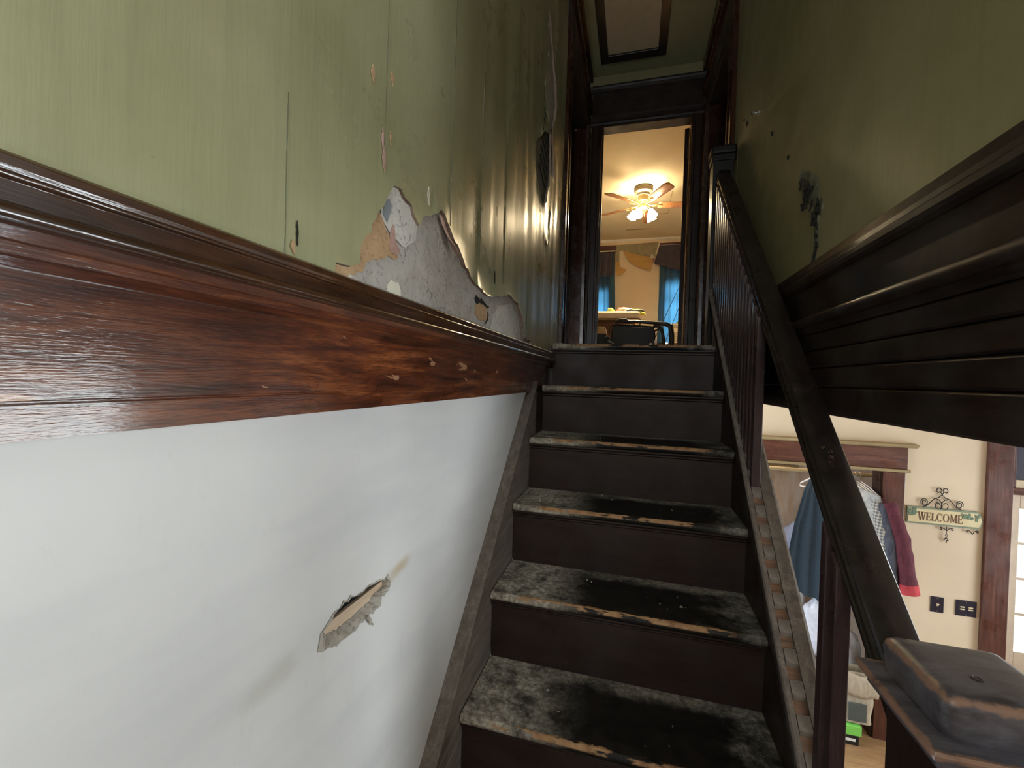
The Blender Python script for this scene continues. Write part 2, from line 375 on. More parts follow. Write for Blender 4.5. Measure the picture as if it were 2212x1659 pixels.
IRON = plain('wrought_iron', (0.025, 0.022, 0.022), 0.5, 0.6)
NAVY_PLATE = plain('black_switch_plate', (0.018, 0.015, 0.028), 0.3)
IVORY = plain('ivory_plastic', (0.72, 0.62, 0.40), 0.4)
WHITEPL = plain('white_plastic', (0.75, 0.74, 0.72), 0.4)
BEIGEPL = plain('beige_plastic_appliance', (0.70, 0.62, 0.48), 0.5)
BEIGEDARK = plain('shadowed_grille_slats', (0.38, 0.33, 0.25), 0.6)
CREAMFAB = plain('cream_upholstery', (0.80, 0.74, 0.58), 0.8, bump=0.2, bscale=200)
BROWNFAB = plain('brown_upholstery', (0.10, 0.055, 0.035), 0.85, bump=0.2, bscale=200)
def fabric(name, a, b2, kind='weave', s=60, rough=0.9):
    m, nt, b = M(name); N = NT(nt)
    if kind == 'weave': f = N.noise(N.coords((1, 1, 0.3)), s, 3, 0.6)
    elif kind == 'ribs':
        w = N.n('TexWave'); w.wave_type = 'BANDS'; w.bands_direction = 'DIAGONAL'; w.inputs['Scale'].default_value = s; w.inputs['Distortion'].default_value = 1.5
        N.l(N.coords(), w.inputs['Vector']); f = w.outputs['Fac']
    elif kind == 'plaid':
        c = N.coords(); fs = []
        for d in ('X', 'Y', 'Z'):
            w = N.n('TexWave'); w.wave_type = 'BANDS'; w.bands_direction = d; w.inputs['Scale'].default_value = s; N.l(c, w.inputs['Vector']); fs.append(w.outputs['Fac'])
        f = N.math('MULTIPLY', N.math('ADD', fs[1], fs[2]), 0.5)
    else: f = N.noise(N.coords(), s, 5, 0.7, 0.6)
    N.l(N.ramp(f, [(0.3, a), (0.7, b2)]), b.inputs['Base Color']); b.inputs['Roughness'].default_value = rough
    N.l(N.bump(f, 0.3, 0.002), b.inputs['Normal']); return m
TEAL = fabric('dark_teal_knit', (0.010, 0.020, 0.030), (0.028, 0.046, 0.062), 'ribs', 70)
FLORAL = fabric('grey_patterned_cloth', (0.18, 0.19, 0.19), (0.50, 0.48, 0.44), 'blot', 14)
PLAID = fabric('grey_plaid_cloth', (0.12, 0.125, 0.13), (0.42, 0.39, 0.33), 'plaid', 14)
DENIM = fabric('dark_blue_grey_cloth', (0.03, 0.035, 0.055), (0.10, 0.105, 0.13), 'weave', 40)
MAROON = fabric('maroon_knit', (0.06, 0.010, 0.018), (0.12, 0.022, 0.035), 'weave', 60)
REDKNIT = fabric('red_cuff_knit', (0.36, 0.03, 0.04), (0.50, 0.06, 0.07), 'weave', 60)
MINT = plain('mint_trim', (0.36, 0.46, 0.42), 0.7)
BAGPL = plain('white_plastic_film', (0.62, 0.64, 0.72), 0.3, var=0.12, scale=30)
BLUISH = plain('pale_blue_plastic', (0.42, 0.50, 0.75), 0.4)
PINKC = plain('dusty_pink_cloth', (0.42, 0.27, 0.22), 0.85, bump=0.2, bscale=120)
TANC = fabric('tan_canvas', (0.34, 0.28, 0.20), (0.46, 0.39, 0.29), 'weave', 50)
OLIVEP = plain('dark_green_patch', (0.07, 0.08, 0.07), 0.8)
LIME = plain('lime_green_plastic', (0.20, 0.62, 0.10), 0.5)
YGREEN = plain('yellow_green_cloth', (0.55, 0.60, 0.12), 0.8)
CORAL = plain('coral_red_cloth', (0.70, 0.12, 0.08), 0.8)
ORANGE = plain('orange_label', (0.60, 0.32, 0.10), 0.5)
NAVYC = plain('dark_navy_cloth', (0.02, 0.03, 0.04), 0.85)
TANBOX = plain('tan_carton', (0.45, 0.31, 0.15), 0.7)
CHROME = plain('worn_steel', (0.55, 0.53, 0.48), 0.3, 0.9)
def closet_back_mat():
    m, nt, b = M('mottled_pale_panelling'); N = NT(nt)
    f = N.noise(N.coords((9, 9, 2.2)), 2.2, 5, 0.6)
    N.l(N.ramp(f, [(0.4, (0.80, 0.74, 0.68)), (0.58, (0.74, 0.62, 0.50)), (0.75, (0.58, 0.42, 0.28))]), b.inputs['Base Color']); b.inputs['Roughness'].default_value = 0.6
    return m
CLOSETBACK = closet_back_mat()
def curtain_mat():
    m, nt, b = M('sheer_blue_curtain'); N = NT(nt); b.inputs['Roughness'].default_value = 0.9
    col = N.ramp(N.noise(N.coords((20, 20, 20)), 4, 4), [(0.3, (0.025, 0.05, 0.08)), (0.7, (0.06, 0.10, 0.14))])
    N.l(col, b.inputs['Base Color'])
    tr = N.n('BsdfTranslucent'); tr.inputs[0].default_value = (0.16, 0.50, 0.80, 1)
    mx = N.n('MixShader'); mx.inputs[0].default_value = 0.45
    N.l(b.outputs[0], mx.inputs[1]); N.l(tr.outputs[0], mx.inputs[2]); N.l(mx.outputs[0], nt.nodes['Material Output'].inputs[0]); return m
CURTAIN = curtain_mat()
VALANCE = fabric('dark_purple_grey_valance', (0.030, 0.026, 0.045), (0.06, 0.052, 0.075), 'weave', 30)
def glass_mat():
    m, nt, b = M('window_glass'); N = NT(nt)
    t = N.n('BsdfTransparent'); t.inputs[0].default_value = (0.95, 0.97, 0.97, 1); g = N.n('BsdfGlossy'); g.inputs['Roughness'].default_value = 0.02
    fr = N.n('Fresnel'); fr.inputs[0].default_value = 1.45; mx = N.n('MixShader')
    N.l(fr.outputs[0], mx.inputs[0]); N.l(t.outputs[0], mx.inputs[1]); N.l(g.outputs[0], mx.inputs[2])
    N.l(mx.outputs[0], nt.nodes['Material Output'].inputs[0]); return m
GLASS = glass_mat()
def lamp_mat(name, strength):
    m, nt, b = M(name); N = NT(nt); e = N.n('Emission')
    e.inputs[0].default_value = (1.0, 0.79, 0.47, 1); e.inputs[1].default_value = strength
    N.l(e.outputs[0], nt.nodes['Material Output'].inputs[0]); return m
LAMP = lamp_mat('lit_frosted_glass', 40); BULB = lamp_mat('lit_bulb', 5600)
def sign_mat():
    m, nt, b = M('cream_sign_paint'); N = NT(nt)
    N.l(N.ramp(N.noise(N.coords(), 9, 3), [(0.3, (0.60, 0.50, 0.27)), (0.7, (0.68, 0.59, 0.36))]), b.inputs['Base Color']); b.inputs['Roughness'].default_value = 0.5; return m
SIGN = sign_mat()
SIGNEDGE = plain('grey_green_sign_border', (0.20, 0.24, 0.17), 0.5)
IVY = plain('ivy_green_paint', (0.13, 0.20, 0.12), 0.6, var=0.3, scale=90)
LETTER = plain('brown_letter_paint', (0.14, 0.045, 0.025), 0.5)
BORDER = fabric('olive_wallpaper_border', (0.20, 0.18, 0.12), (0.34, 0.30, 0.20), 'blot', 12)
BORDERBACK = plain('ochre_back_of_paper', (0.46, 0.28, 0.10), 0.85, var=0.1)
GRASS = plain('lawn', (0.42, 0.44, 0.36), 0.9, var=0.3)
PORCH = plain('porch_boards', (0.52, 0.42, 0.32), 0.7)

# ---------------------------------------------------------------- dimensions
XL = -0.440            # left wall of the stairwell
XF = 0.470             # face of the floor-edge fascia on the right
XR = 0.485             # upper right wall
ZF = 0.184             # upper floor
RISE, RUN, Y0 = 0.2119, 0.2316, 2.20
MS = RISE / RUN
YE = 3.79              # end wall of the upper hall
ZC = 2.60              # ceiling
ZG = -2.60             # ground floor
KL = 0.44 / 0.414
def LW(p): return (p[0] * KL, p[1] * KL)

# ================================================================ SETTING
# ---- ground floor, room shell
floor_root = empty_struct('floor', label='honey coloured boards of the entrance room')
for i in range(20):
    y0 = -1.1 + i * 0.29
    part('floor_board', MB().box(0.44, 4.2, y0 + 0.0015, min(y0 + 0.2885, 4.62), ZG - 0.03, ZG), FLOOR_WOOD, floor_root, bevel=0.002)
struct('floor_landing', MB().box(XL, 0.62, -1.1, 0.60, -1.36, -1.299), DARK_X)
struct('floor_upper', MB().box(XL, XR + 0.1, 2.33, YE + 0.1, 0.06, ZF - 0.001), DARK_X)
struct('wall_leak_blocker', MB().box(XL, XF + 0.05, 2.262, 2.33, ZG, 0.06), DARK_Z)  # unseen wall added to block sky light leaking in under the hall
struct('floor_bedroom', MB().box(-2.2, 2.2, YE + 0.1, 8.4, 0.06, ZF), FLOOR_WOOD)

# ---- left wall, white lower part with a knocked-in hole
hole = ragged([LW(p) for p in [(0.519, -0.392), (0.52, -0.37), (0.534, -0.365), (0.552, -0.356), (0.571, -0.351), (0.592, -0.353), (0.61, -0.357), (0.628, -0.355), (0.645, -0.358), (0.687, -0.364), (0.697, -0.376), (0.693, -0.389), (0.672, -0.391), (0.67, -0.402), (0.64, -0.404), (0.618, -0.404), (0.594, -0.406), (0.565, -0.406), (0.542, -0.402)]], 0.007, 0.0022, 3)
V, T = sheet([(-1.1, ZG), (2.6, ZG), (2.6, 0.0), (-1.1, 0.0)], [hole], [])
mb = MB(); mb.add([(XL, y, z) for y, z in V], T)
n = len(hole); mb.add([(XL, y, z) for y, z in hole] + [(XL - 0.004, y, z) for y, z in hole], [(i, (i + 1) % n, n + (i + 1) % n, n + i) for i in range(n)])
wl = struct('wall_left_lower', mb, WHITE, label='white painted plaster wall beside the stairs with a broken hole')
# crumbling rim of the hole, exposed lath and the dark cavity behind
cy = sum(p[0] for p in hole) / n; cz = sum(p[1] for p in hole) / n
rings = []
rn = random.Random(4)
for (s, dx) in ((1.05, 0.0012), (1.0, 0.002), (0.90, -0.004), (0.80, -0.010), (0.74, -0.020)):
    ring = []
    for i, (y, z) in enumerate(hole):
        lowfac = 1.0 if z < cz - 0.004 else 0.15
        q = 1 - (1 - s) * (lowfac if s < 1 else 1)
        jit = 0.0018 if s < 1.04 else 0.003
        zz = cz + (z - cz) * (1 - (1 - q) * 2.4 if s < 1 else s * 1.04)
        ring.append((XL + dx + rn.uniform(-1, 1) * 0.0022 * (s < 1), cy + (y - cy) * q + rn.uniform(-jit, jit), zz + rn.uniform(-jit, jit)))
    rings.append(ring)
mb = MB(); mb.add([p for r in rings for p in r], [(k * n + i, k * n + (i + 1) % n, (k + 1) * n + (i + 1) % n, (k + 1) * n + i) for k in range(len(rings) - 1) for i in range(n)])
part('crumbled_plaster_rim', mb, CRUMB, wl)
part('lath', MB().box(XL - 0.019, XL - 0.012, cy - 0.18, cy + 0.18, cz - 0.022, cz + 0.007), LATH, wl, bevel=0.001, label='bare wooden lath inside the wall hole')
part('lath', MB().box(XL - 0.022, XL - 0.014, cy - 0.18, cy + 0.18, cz - 0.058, cz - 0.030), LATH, wl, bevel=0.001)
part('cavity', MB().box(XL - 0.06, XL - 0.05, cy - 0.3, cy + 0.3, cz - 0.2, cz + 0.2), BLACKVOID, wl)
mb = MB(); pts = [(XL + 0.003 + 0.004 * (i % 2), cy + 0.02 + i * 0.0045, cz - 0.024 - 0.006 * i + rn.uniform(-0.002, 0.002)) for i in range(5)]
mb.tube(pts, [0.004, 0.003, 0.0024, 0.0018, 0.001], 5)
part('hanging_fibres', mb, CRUMB, wl)
# ---- left wall, green upper part: plaster base, paper layer with a torn patch
wu = empty_struct('wall_left_upper', label='green painted wallpaper peeling off grey plaster above the stairs')
part('plaster_base', MB().box(XL - 0.1, XL - 0.001, -1.1, 2.56, 0.0, ZC), PLASTER, wu)
P1 = [(0.517, 0.12), (0.517, 0.141), (0.518, 0.154), (0.554, 0.158), (0.576, 0.167), (0.575, 0.191), (0.588, 0.214), (0.602, 0.223), (0.622, 0.265), (0.635, 0.275), (0.652, 0.306), (0.666, 0.325), (0.689, 0.329), (0.703, 0.318), (0.731, 0.315), (0.738, 0.301), (0.76, 0.288), (0.775, 0.311), (0.808, 0.325), (0.836, 0.341), (0.854, 0.355), (0.895, 0.337), (0.914, 0.316), (0.946, 0.308), (0.986, 0.278), (1.041, 0.253), (1.075, 0.244), (1.124, 0.242), (1.163, 0.233), (1.279, 0.25), (1.397, 0.277), (1.498, 0.269), (1.596, 0.209), (1.627, 0.159), (1.706, 0.148), (1.706, 0.10)]
patch = ragged([LW(p) for p in P1], 0.014, 0.004, 11)
peel = ragged([LW(p) for p in [(1.703, 0.949), (1.80, 1.02), (1.90, 1.10), (2.03, 1.16), (2.02, 1.05), (2.0, 0.90), (1.93, 0.80), (1.877, 0.77), (1.80, 0.80), (1.717, 0.85)]], 0.03, 0.008, 5)
peel2 = ragged([LW(p) for p in [(1.86, 1.27), (1.90, 1.42), (1.88, 1.62), (2.02, 1.50), (2.12, 1.34), (2.05, 1.18), (2.10, 0.98), (2.04, 0.97), (1.97, 1.15)]], 0.04, 0.012, 6)
slit = ragged([LW(p) for p in [(2.03, 0.66), (2.05, 0.80), (2.06, 0.80), (2.045, 0.66), (2.0, 0.615), (1.95, 0.64), (2.0, 0.63)]], 0.03, 0.003, 8)
def ripple(y, z):
    k = max(0.0, min(1.0, (y - 0.85) / 0.9))
    a = noise.noise(Vector((y * 9, z * 0.8, 3.1))) * 0.010 * k + noise.noise(Vector((y * 26, z * 1.6, 7.7))) * 0.0035 * k
    b = noise.noise(Vector((y * 2.2, z * 1.6, 1.0))) * 0.004
    e = 0.0
    return a + b * 0.6 + e
gp = []
y = -1.05
while y < 2.54:
    st = 0.06 if y < 0.8 else 0.022
    z = 0.06
    while z < ZC - 0.03:
        gp.append((y + random.uniform(-0.003, 0.003), z)); z += (0.05 if z < 1.4 else 0.12)
    y += st
hls = [patch, peel, peel2, slit]
gp = [p for p in gp if not any(inside(p, h) for h in hls)]
V, T = sheet([(-1.1, 0.03), (2.56, 0.03), (2.56, ZC), (-1.1, ZC)], hls, gp)
edge = set()
for h in hls:
    for q in h: edge.add((round(q[0], 4), round(q[1], 4)))
mb = MB(); vs = []
for y, z in V:
    e = 0.004 + 0.005 * abs(noise.noise(Vector((y * 22, z * 22, 0)))) if (round(y, 4), round(z, 4)) in edge else 0.0
    vs.append((XL + 0.004 + max(-0.002, ripple(y, z)) + e, y, z))
mb.add(vs, T)
# torn edge thickness
for h in hls:
    m_ = len(h); vv = []
    for (y, z) in h:
        e = 0.004 + 0.005 * abs(noise.noise(Vector((y * 22, z * 22, 0))))
        vv.append((XL + 0.004 + max(-0.002, ripple(y, z)) + e, y, z))
    vv += [(XL - 0.0005, y, z) for y, z in h]
    mb.cur = 1
    mb.add(vv, [(i, (i + 1) % m_, m_ + (i + 1) % m_, m_ + i) for i in range(m_)])
    mb.cur = 0
part('painted_paper', mb, [GREEN, plaster_mat('torn_paper_edge', (0.22, 0.15, 0.11), (0.36, 0.27, 0.21), False, 0.85)], wu, smooth=50)
def flat_layer(name, poly, x, mat, step=0.01, amp=0.003, seed=1, label=None, thick=0.0015):
    pl = ragged([LW(p) for p in poly], step, amp, seed); V, T = sheet(pl, [], [])
    mb = MB(); mb.add([(x, y, z) for y, z in V], T); k = len(pl)
    mb.add([(x, y, z) for y, z in pl] + [(x - thick, y, z) for y, z in pl], [(i, (i + 1) % k, k + (i + 1) % k, k + i) for i in range(k)])
    return part(name, mb, mat, wu, label=label)
def Z1(x, y):            # a place on the left wall measured on the photograph (metres along, up)
    return None
flat_layer('torn_tan_paper', [(0.510, 0.13), (0.516, 0.152), (0.556, 0.157), (0.574, 0.17), (0.573, 0.192), (0.588, 0.216), (0.602, 0.224), (0.624, 0.27), (0.64, 0.262), (0.668, 0.232), (0.70, 0.225), (0.693, 0.206), (0.662, 0.204), (0.632, 0.188), (0.600, 0.176), (0.592, 0.158), (0.56, 0.148), (0.545, 0.13)], XL + 0.0022, TANPAPER, seed=21, label='brown paper layer torn open at the left of the patch')
flat_layer('pale_skim_layer', [(0.636, 0.262), (0.640, 0.28), (0.654, 0.308), (0.668, 0.327), (0.690, 0.330), (0.705, 0.318), (0.733, 0.316), (0.742, 0.30), (0.762, 0.286), (0.758, 0.262), (0.742, 0.25), (0.722, 0.236), (0.70, 0.236), (0.685, 0.24), (0.668, 0.243)], XL + 0.0018, SKIM, seed=22)
flat_layer('grey_paint_fleck', [(0.642, 0.268), (0.645, 0.285), (0.660, 0.300), (0.668, 0.292), (0.661, 0.272), (0.655, 0.258)], XL + 0.003, BLUEPAPER, seed=23)
flat_layer('pink_paper_fleck', [(0.665, 0.215), (0.668, 0.25), (0.676, 0.262), (0.682, 0.24), (0.70, 0.222), (0.69, 0.212)], XL + 0.0032, PINKPAPER, seed=25)
flat_layer('cream_plaster_fill', [(0.662, 0.10), (0.665, 0.155), (0.676, 0.166), (0.70, 0.166), (0.708, 0.155), (0.707, 0.10)], XL + 0.001, CREAMPL, seed=26)
flat_layer('cream_plaster_fill', [(0.53, 0.11), (0.53, 0.146), (0.545, 0.15), (0.565, 0.147), (0.58, 0.135), (0.585, 0.11)], XL + 0.0012, CREAMPL, seed=27)
flat_layer('exposed_lath', [(1.092, 0.168), (1.100, 0.196), (1.13, 0.206), (1.185, 0.200), (1.198, 0.17), (1.15, 0.157), (1.12, 0.158)], XL + 0.0012, TANPAPER, 0.012, 0.004, 29)
flat_layer('plaster_gap', [(1.085, 0.210), (1.10, 0.221), (1.125, 0.214), (1.14, 0.220), (1.175, 0.211), (1.21, 0.205), (1.19, 0.199), (1.15, 0.205), (1.12, 0.204), (1.10, 0.199)], XL + 0.0018, BLACKVOID, 0.008, 0.003, 28)
flat_layer('plaster_gap', [(1.198, 0.192), (1.206, 0.182), (1.200, 0.165), (1.175, 0.150), (1.192, 0.17)], XL + 0.0018, BLACKVOID, 0.008, 0.002, 31)
flat_layer('pale_skim_layer', [(1.22, 0.10), (1.25, 0.19), (1.33, 0.235), (1.46, 0.255), (1.55, 0.215), (1.58, 0.16), (1.60, 0.10)], XL + 0.0010, SKIM, 0.02, 0.006, 33)
# dark exposed strip high up near the landing
flat_layer('dark_exposed_plaster', [(1.68, 0.92), (1.78, 1.05), (2.06, 1.20), (2.06, 0.75), (1.86, 0.74), (1.70, 0.82)], XL + 0.001, DARKPL, 0.05, 0.01, 30)
for i in range(7):
    z = 0.86 + i * 0.045; part('lath_line', MB().tube([(XL + 0.002, (1.80 + i * 0.012) * KL, (z + 0.05) * KL), (XL + 0.002, (1.93 + i * 0.012) * KL, z * KL)], 0.003, 5), BLACKVOID, wu)
# curled flap and small flakes
mb = MB(); mb.grid(6, 8, lambda u, v: (XL + 0.006 + 0.02 * v * v + 0.004 * sin(u * 5), (0.848 + 0.05 * u + 0.03 * v) * KL, (0.345 - 0.055 * v - 0.02 * u) * KL))
part('curled_flake', mb, PINKPAPER, wu, smooth=60, solid=0.0015)
for (y, z, w, h, m_) in [(0.637, 0.355, 0.006, 0.022, PINKPAPER), (0.632, 0.385, 0.004, 0.02, PINKPAPER), (0.444, 0.153, 0.005, 0.009, TANPAPER), (0.60, 0.47, 0.006, 0.014, TANPAPER), (0.655, 0.50, 0.006, 0.012, TANPAPER), (0.450, 0.172, 0.0014, 0.016, BLACKVOID), (0.80, 0.362, 0.006, 0.018, CREAMPL), (0.655, 0.4, 0.003, 0.012, TANPAPER), (1.24, 0.30, 0.006, 0.02, BLACKVOID)]:
    flat_layer('paint_chip', [(y - w, z), (y - w * 0.3, z + h), (y + w * 0.6, z + h * 0.4), (y + w * 0.4, z - h), (y - w * 0.3, z - h * 0.5)], XL + 0.0065, m_, 0.004, 0.001, int(y * 1000))
# wallpaper seams and cracks
mb = MB()
for (y, z0, z1, r) in [(0.432, 0.13, 0.335, 0.0010), (0.91, 0.34, 0.95, 0.0016), (1.105, 0.30, 0.95, 0.0018), (1.33, 0.30, 0.85, 0.0016), (0.640, 0.34, 0.62, 0.0008), (1.66, 0.16, 0.40, 0.002)]:
    k = 14; pts = []
    for i in range(k + 1):
        z = z0 + (z1 - z0) * i / k; yy = y * KL + 0.002 * noise.noise(Vector((y * 30, z * 14, 0)))
        pts.append((XL + 0.004 + max(-0.002, ripple(yy, z * KL)), yy, z * KL))
    mb.tube(pts, r, 5)
part('paper_seam', mb, green_mat('seam_shadow_paint', (0.09, 0.095, 0.05), (0.12, 0.125, 0.07)), wu)

# ---- trim on the left: fascia board with built-up moulding at the upper floor level
tl = empty_struct('trim_1', label='varnished red oak band with built up moulding along the left wall')
def along(x0, y0, y1): return lambda a, b, t: (x0 + a, t, b)
XB = XL + 0.021
part('fascia_board', MB().prism([(0, -0.056), (0.021, -0.056), (0.021, -0.0305), (0.0195, -0.029), (0.0195, -0.028), (0.021, -0.027), (0.021, 0.08), (0, 0.08)], -1.1, 2.42, along(XL, 0, 0)), OAK_RED, tl)
part('cove_moulding', MB().prism([(0.019, 0.0650), (0.0245, 0.0655), (0.0300, 0.0720), (0.0335, 0.0732), (0.0340, 0.0815), (0.0370, 0.0825), (0.0460, 0.0895), (0.019, 0.0895)], -1.1, 2.42, along(XL, 0, 0)), OAK_RED, tl)
bead = [(0.019, 0.0895), (0.044, 0.0895)] + [(0.0485 + 0.0085 * cos(t), 0.0962 + 0.0068 * sin(t)) for t in [(-80 + 17.5 * i) * pi / 180 for i in range(10)]] + [(0.046, 0.1030), (0.019, 0.1030)]
part('bead_moulding', MB().prism(bead, -1.1, 2.42, along(XL, 0, 0)), OAK_BROWN, tl, smooth=60)
part('flat_moulding', MB().prism([(0.019, 0.1030), (0.0500, 0.1030), (0.0512, 0.1170), (0.0545, 0.1182), (0.0552, 0.1200), (0.0540, 0.1212), (0.019, 0.1212)], -1.1, 2.42, along(XL, 0, 0)), OAK_BROWN, tl, bevel=0.0006)
part('top_moulding', MB().prism([(0.0045, 0.1212), (0.0535, 0.1212), (0.0550, 0.1250), (0.0555, 0.1310), (0.0520, 0.1345), (0.0300, 0.1380), (0.0045, 0.1420)], -1.1, 2.42, along(XL, 0, 0)), OAK_BROWN, tl, bevel=0.0008)

# ---- right side: upper wall, baseboard, floor edge and boarded fascia
wr = empty_struct('wall_right_upper', label='green painted upper wall right of the stairs, plaster broken')
mb = MB(); mb.grid(60, 30, lambda u, v: (XR + 0.003 * noise.noise(Vector((u * 6, v * 4, 9))), 0.68 + u * (2.50 - 0.68), ZF + v * (ZC - ZF)))
part('wall_face', mb, GREEN_R, wr, smooth=60)
part('wall_core', MB().box(XR + 0.006, XR + 0.10, 0.785, 2.50, ZF, ZC), GREEN_R, wr)
part('wall_return', MB().box(XR + 0.004, 4.2, 0.68, 0.78, 0.05, ZC), TANWALL, wr)
dmg = [(1.554, 0.673), (1.479, 0.644), (1.408, 0.586), (1.404, 0.549), (1.364, 0.502), (1.384, 0.471), (1.393, 0.434), (1.40, 0.385), (1.426, 0.393), (1.426, 0.455), (1.439, 0.522), (1.527, 0.561), (1.548, 0.62)]
dm = ragged(dmg, 0.02, 0.006, 14)
dc = (sum(p[0] for p in dm) / len(dm), sum(p[1] for p in dm) / len(dm))
pin = []
for k in range(500):
    q = (random.uniform(1.35, 1.56), random.uniform(0.38, 0.68))
    if inside(q, dm): pin.append(q)
V, T = sheet(dm, [], pin)
mb = MB(); bd = {(round(a, 4), round(b, 4)) for a, b in dm}
mb.add([(XR - (0.001 if (round(y, 4), round(z, 4)) in bd else 0.002 + 0.010 * abs(noise.noise(Vector((y * 40, z * 40, 2)))) - 0.004 * noise.noise(Vector((y * 14, z * 14, 5)))), y, z) for y, z in V], T)
part('broken_plaster', mb, plaster_mat('broken_green_plaster', (0.07, 0.066, 0.036), (0.17, 0.155, 0.088), True, 0.9), wr)
mb = MB()
for k in range(26):
    q = random.choice(pin); mb.tube([(XR - 0.006, q[0], q[1]), (XR - 0.007, q[0] + random.uniform(-0.02, 0.02), q[1] - random.uniform(0.01, 0.04))], random.uniform(0.0015, 0.004), 4)
part('plaster_gap', mb, BLACKVOID, wr)
for (y, z, r) in [(1.876, 0.97, 0.010), (1.675, 0.779, 0.008), (2.30, 1.25, 0.012), (2.36, 1.30, 0.008)]:
    mb = MB(); mb.lathe([(r, 0), (r * 0.8, 0.004), (r * 0.2, 0.005)], 7, Matrix.Translation((XR - 0.002, y, z)) @ Matrix.Rotation(-pi / 2, 4, 'Y'))
    part('nail_hole', mb, BLACKVOID, wr)
hk = thing('wall_hook', 'small round metal hook knob high on the right green wall', 'hook', (XR, 2.095, 1.179))
mb = MB(); mb.lathe([(0.010, 0.0), (0.010, 0.003), (0.004, 0.006), (0.004, 0.02), (0.011, 0.024), (0.012, 0.030), (0.004, 0.034)], 12, Matrix.Rotation(-pi / 2, 4, 'Y')); part('knob', mb, CHROME, hk, smooth=40)

tr = empty_struct('trim_2', label='dark boarded fascia under the right wall with moulded baseboard')
def alongR(a, b, t): return (XF - a, t, b)
Yn, Yf = 0.62, 2.46
part('baseboard', MB().prism([(-0.02, ZF), (0.0, ZF), (0.0, 0.285), (-0.02, 0.285)], Yn, Yf, alongR), DARK_Y, tr)
part('baseboard_cap', MB().prism([(-0.02, 0.285), (0.003, 0.285), (0.010, 0.292), (0.013, 0.300), (0.013, 0.312), (0.006, 0.318), (0.004, 0.330), (-0.002, 0.345), (-0.006, 0.356), (-0.02, 0.358)], Yn, Yf, alongR), DARK_Y, tr, bevel=0.001)
part('floor_edge_nosing', MB().prism([(-0.05, 0.166)] + [(0.016 + 0.010 * cos(t), 0.180 + 0.014 * sin(t)) for t in [(-90 + 22.5 * i) * pi / 180 for i in range(9)]] + [(-0.05, 0.194)], Yn, Yf, alongR), DARK_Y, tr, smooth=40)
part('scotia', MB().prism([(-0.02, 0.148), (0.004, 0.148), (0.006, 0.154), (0.012, 0.163), (0.012, 0.166), (-0.02, 0.166)], Yn, Yf, alongR), DARK_Y, tr)
zb = [0.148, 0.100, 0.052, 0.002, -0.068]
for i in range(4):
    part('fascia_plank', MB().prism([(-0.05, zb[i + 1] + 0.0015), (0.0, zb[i + 1] + 0.0015), (0.003, zb[i + 1] + 0.006), (0.003, zb[i] - 0.005), (0.0, zb[i] - 0.0015), (-0.05, zb[i] - 0.0015)], Yn, Yf, alongR), DARK_Y, tr, bevel=0.0008)
part('fascia_backing', MB().box(XF + 0.012, XF + 0.05, Yn, Yf, -0.067, 0.19), DARKTRIM, tr)
part('fascia_end', MB().box(XF + 0.004, 4.2, Yn + 0.004, 0.679, -0.066, 0.356), DARK_X, tr)
# ceiling of the entrance room (underside of the upper floor)
struct('ceiling_entrance', MB().box(XF + 0.05, 4.2, 0.68, 3.86, -0.067, 0.05), TANWALL)

# ---- upper hall: end wall with door, side walls with doorways
mb = MB()
DX0, DX1, DZ = -0.327, 0.390, 2.16
mb.box(-2.2, DX0 - 0.012, YE, YE + 0.1, ZF, ZC); mb.box(DX1 + 0.012, 2.2, YE, YE + 0.1, ZF, ZC); mb.box(DX0 - 0.012, DX1 + 0.012, YE, YE + 0.1, DZ + 0.012, ZC)
struct('wall_back', mb, GREEN_R)
d1 = empty_struct('door_1', label='dark stained doorway at the end of the upper hall')
def casing_z(x0, x1, yf, z0, z1, flip=False):
    # moulded casing facing -y
    pr = [(0, 0), (0, -0.014), (0.006, -0.020), (0.012, -0.020), (0.018, -0.016), (0.060, -0.016), (0.066, -0.022), (0.078, -0.022), (0.082, -0.016), (0.082, 0)]
    k = (x1 - x0) / 0.082
    P = [((x1 - a * k) if flip else (x0 + a * k), yf + b) for a, b in pr]
    return MB().prism(P, z0, z1, lambda a, b, t: (a, b, t))
part('casing', casing_z(DX0 - 0.088, DX0 - 0.004, YE, ZF, DZ + 0.02), DARK_Z, d1)
part('casing', casing_z(DX1 + 0.004, 0.480, YE, ZF, DZ + 0.02, True), DARK_Z, d1)
part('jamb', MB().box(DX0 - 0.012, DX0, YE - 0.008, YE + 0.11, ZF, DZ), RED_Z, d1, bevel=0.002)
part('jamb', MB().box(DX1, DX1 + 0.012, YE - 0.008, YE + 0.11, ZF, DZ), RED_Z, d1, bevel=0.002)
part('head_jamb', MB().box(DX0 - 0.012, DX1 + 0.012, YE - 0.008, YE + 0.11, DZ, DZ + 0.014), DARK_X, d1)
part('door_stop', MB().box(DX0, DX0 + 0.012, YE + 0.055, YE + 0.075, ZF, DZ), DARK_Z, d1)
part('head_moulding', MB().prism([(0, DZ + 0.014), (-0.020, DZ + 0.014), (-0.024, DZ + 0.03), (-0.018, DZ + 0.045), (-0.018, DZ + 0.075), (-0.026, DZ + 0.085), (0, DZ + 0.09)], DX0 - 0.10, 0.478, lambda a, b, t: (t, YE + a, b)), DARK_X, d1)
part('head_board', MB().box(DX0 - 0.088, 0.470, YE - 0.018, YE, DZ + 0.09, 2.455), DARK_X, d1)
part('head_cap', MB().prism([(0, 2.455), (-0.022, 2.455), (-0.035, 2.472), (-0.042, 2.485), (-0.042, 2.497), (0, 2.50)], DX0 - 0.10, 0.484, lambda a, b, t: (t, YE + a, b)), DARK_X, d1)
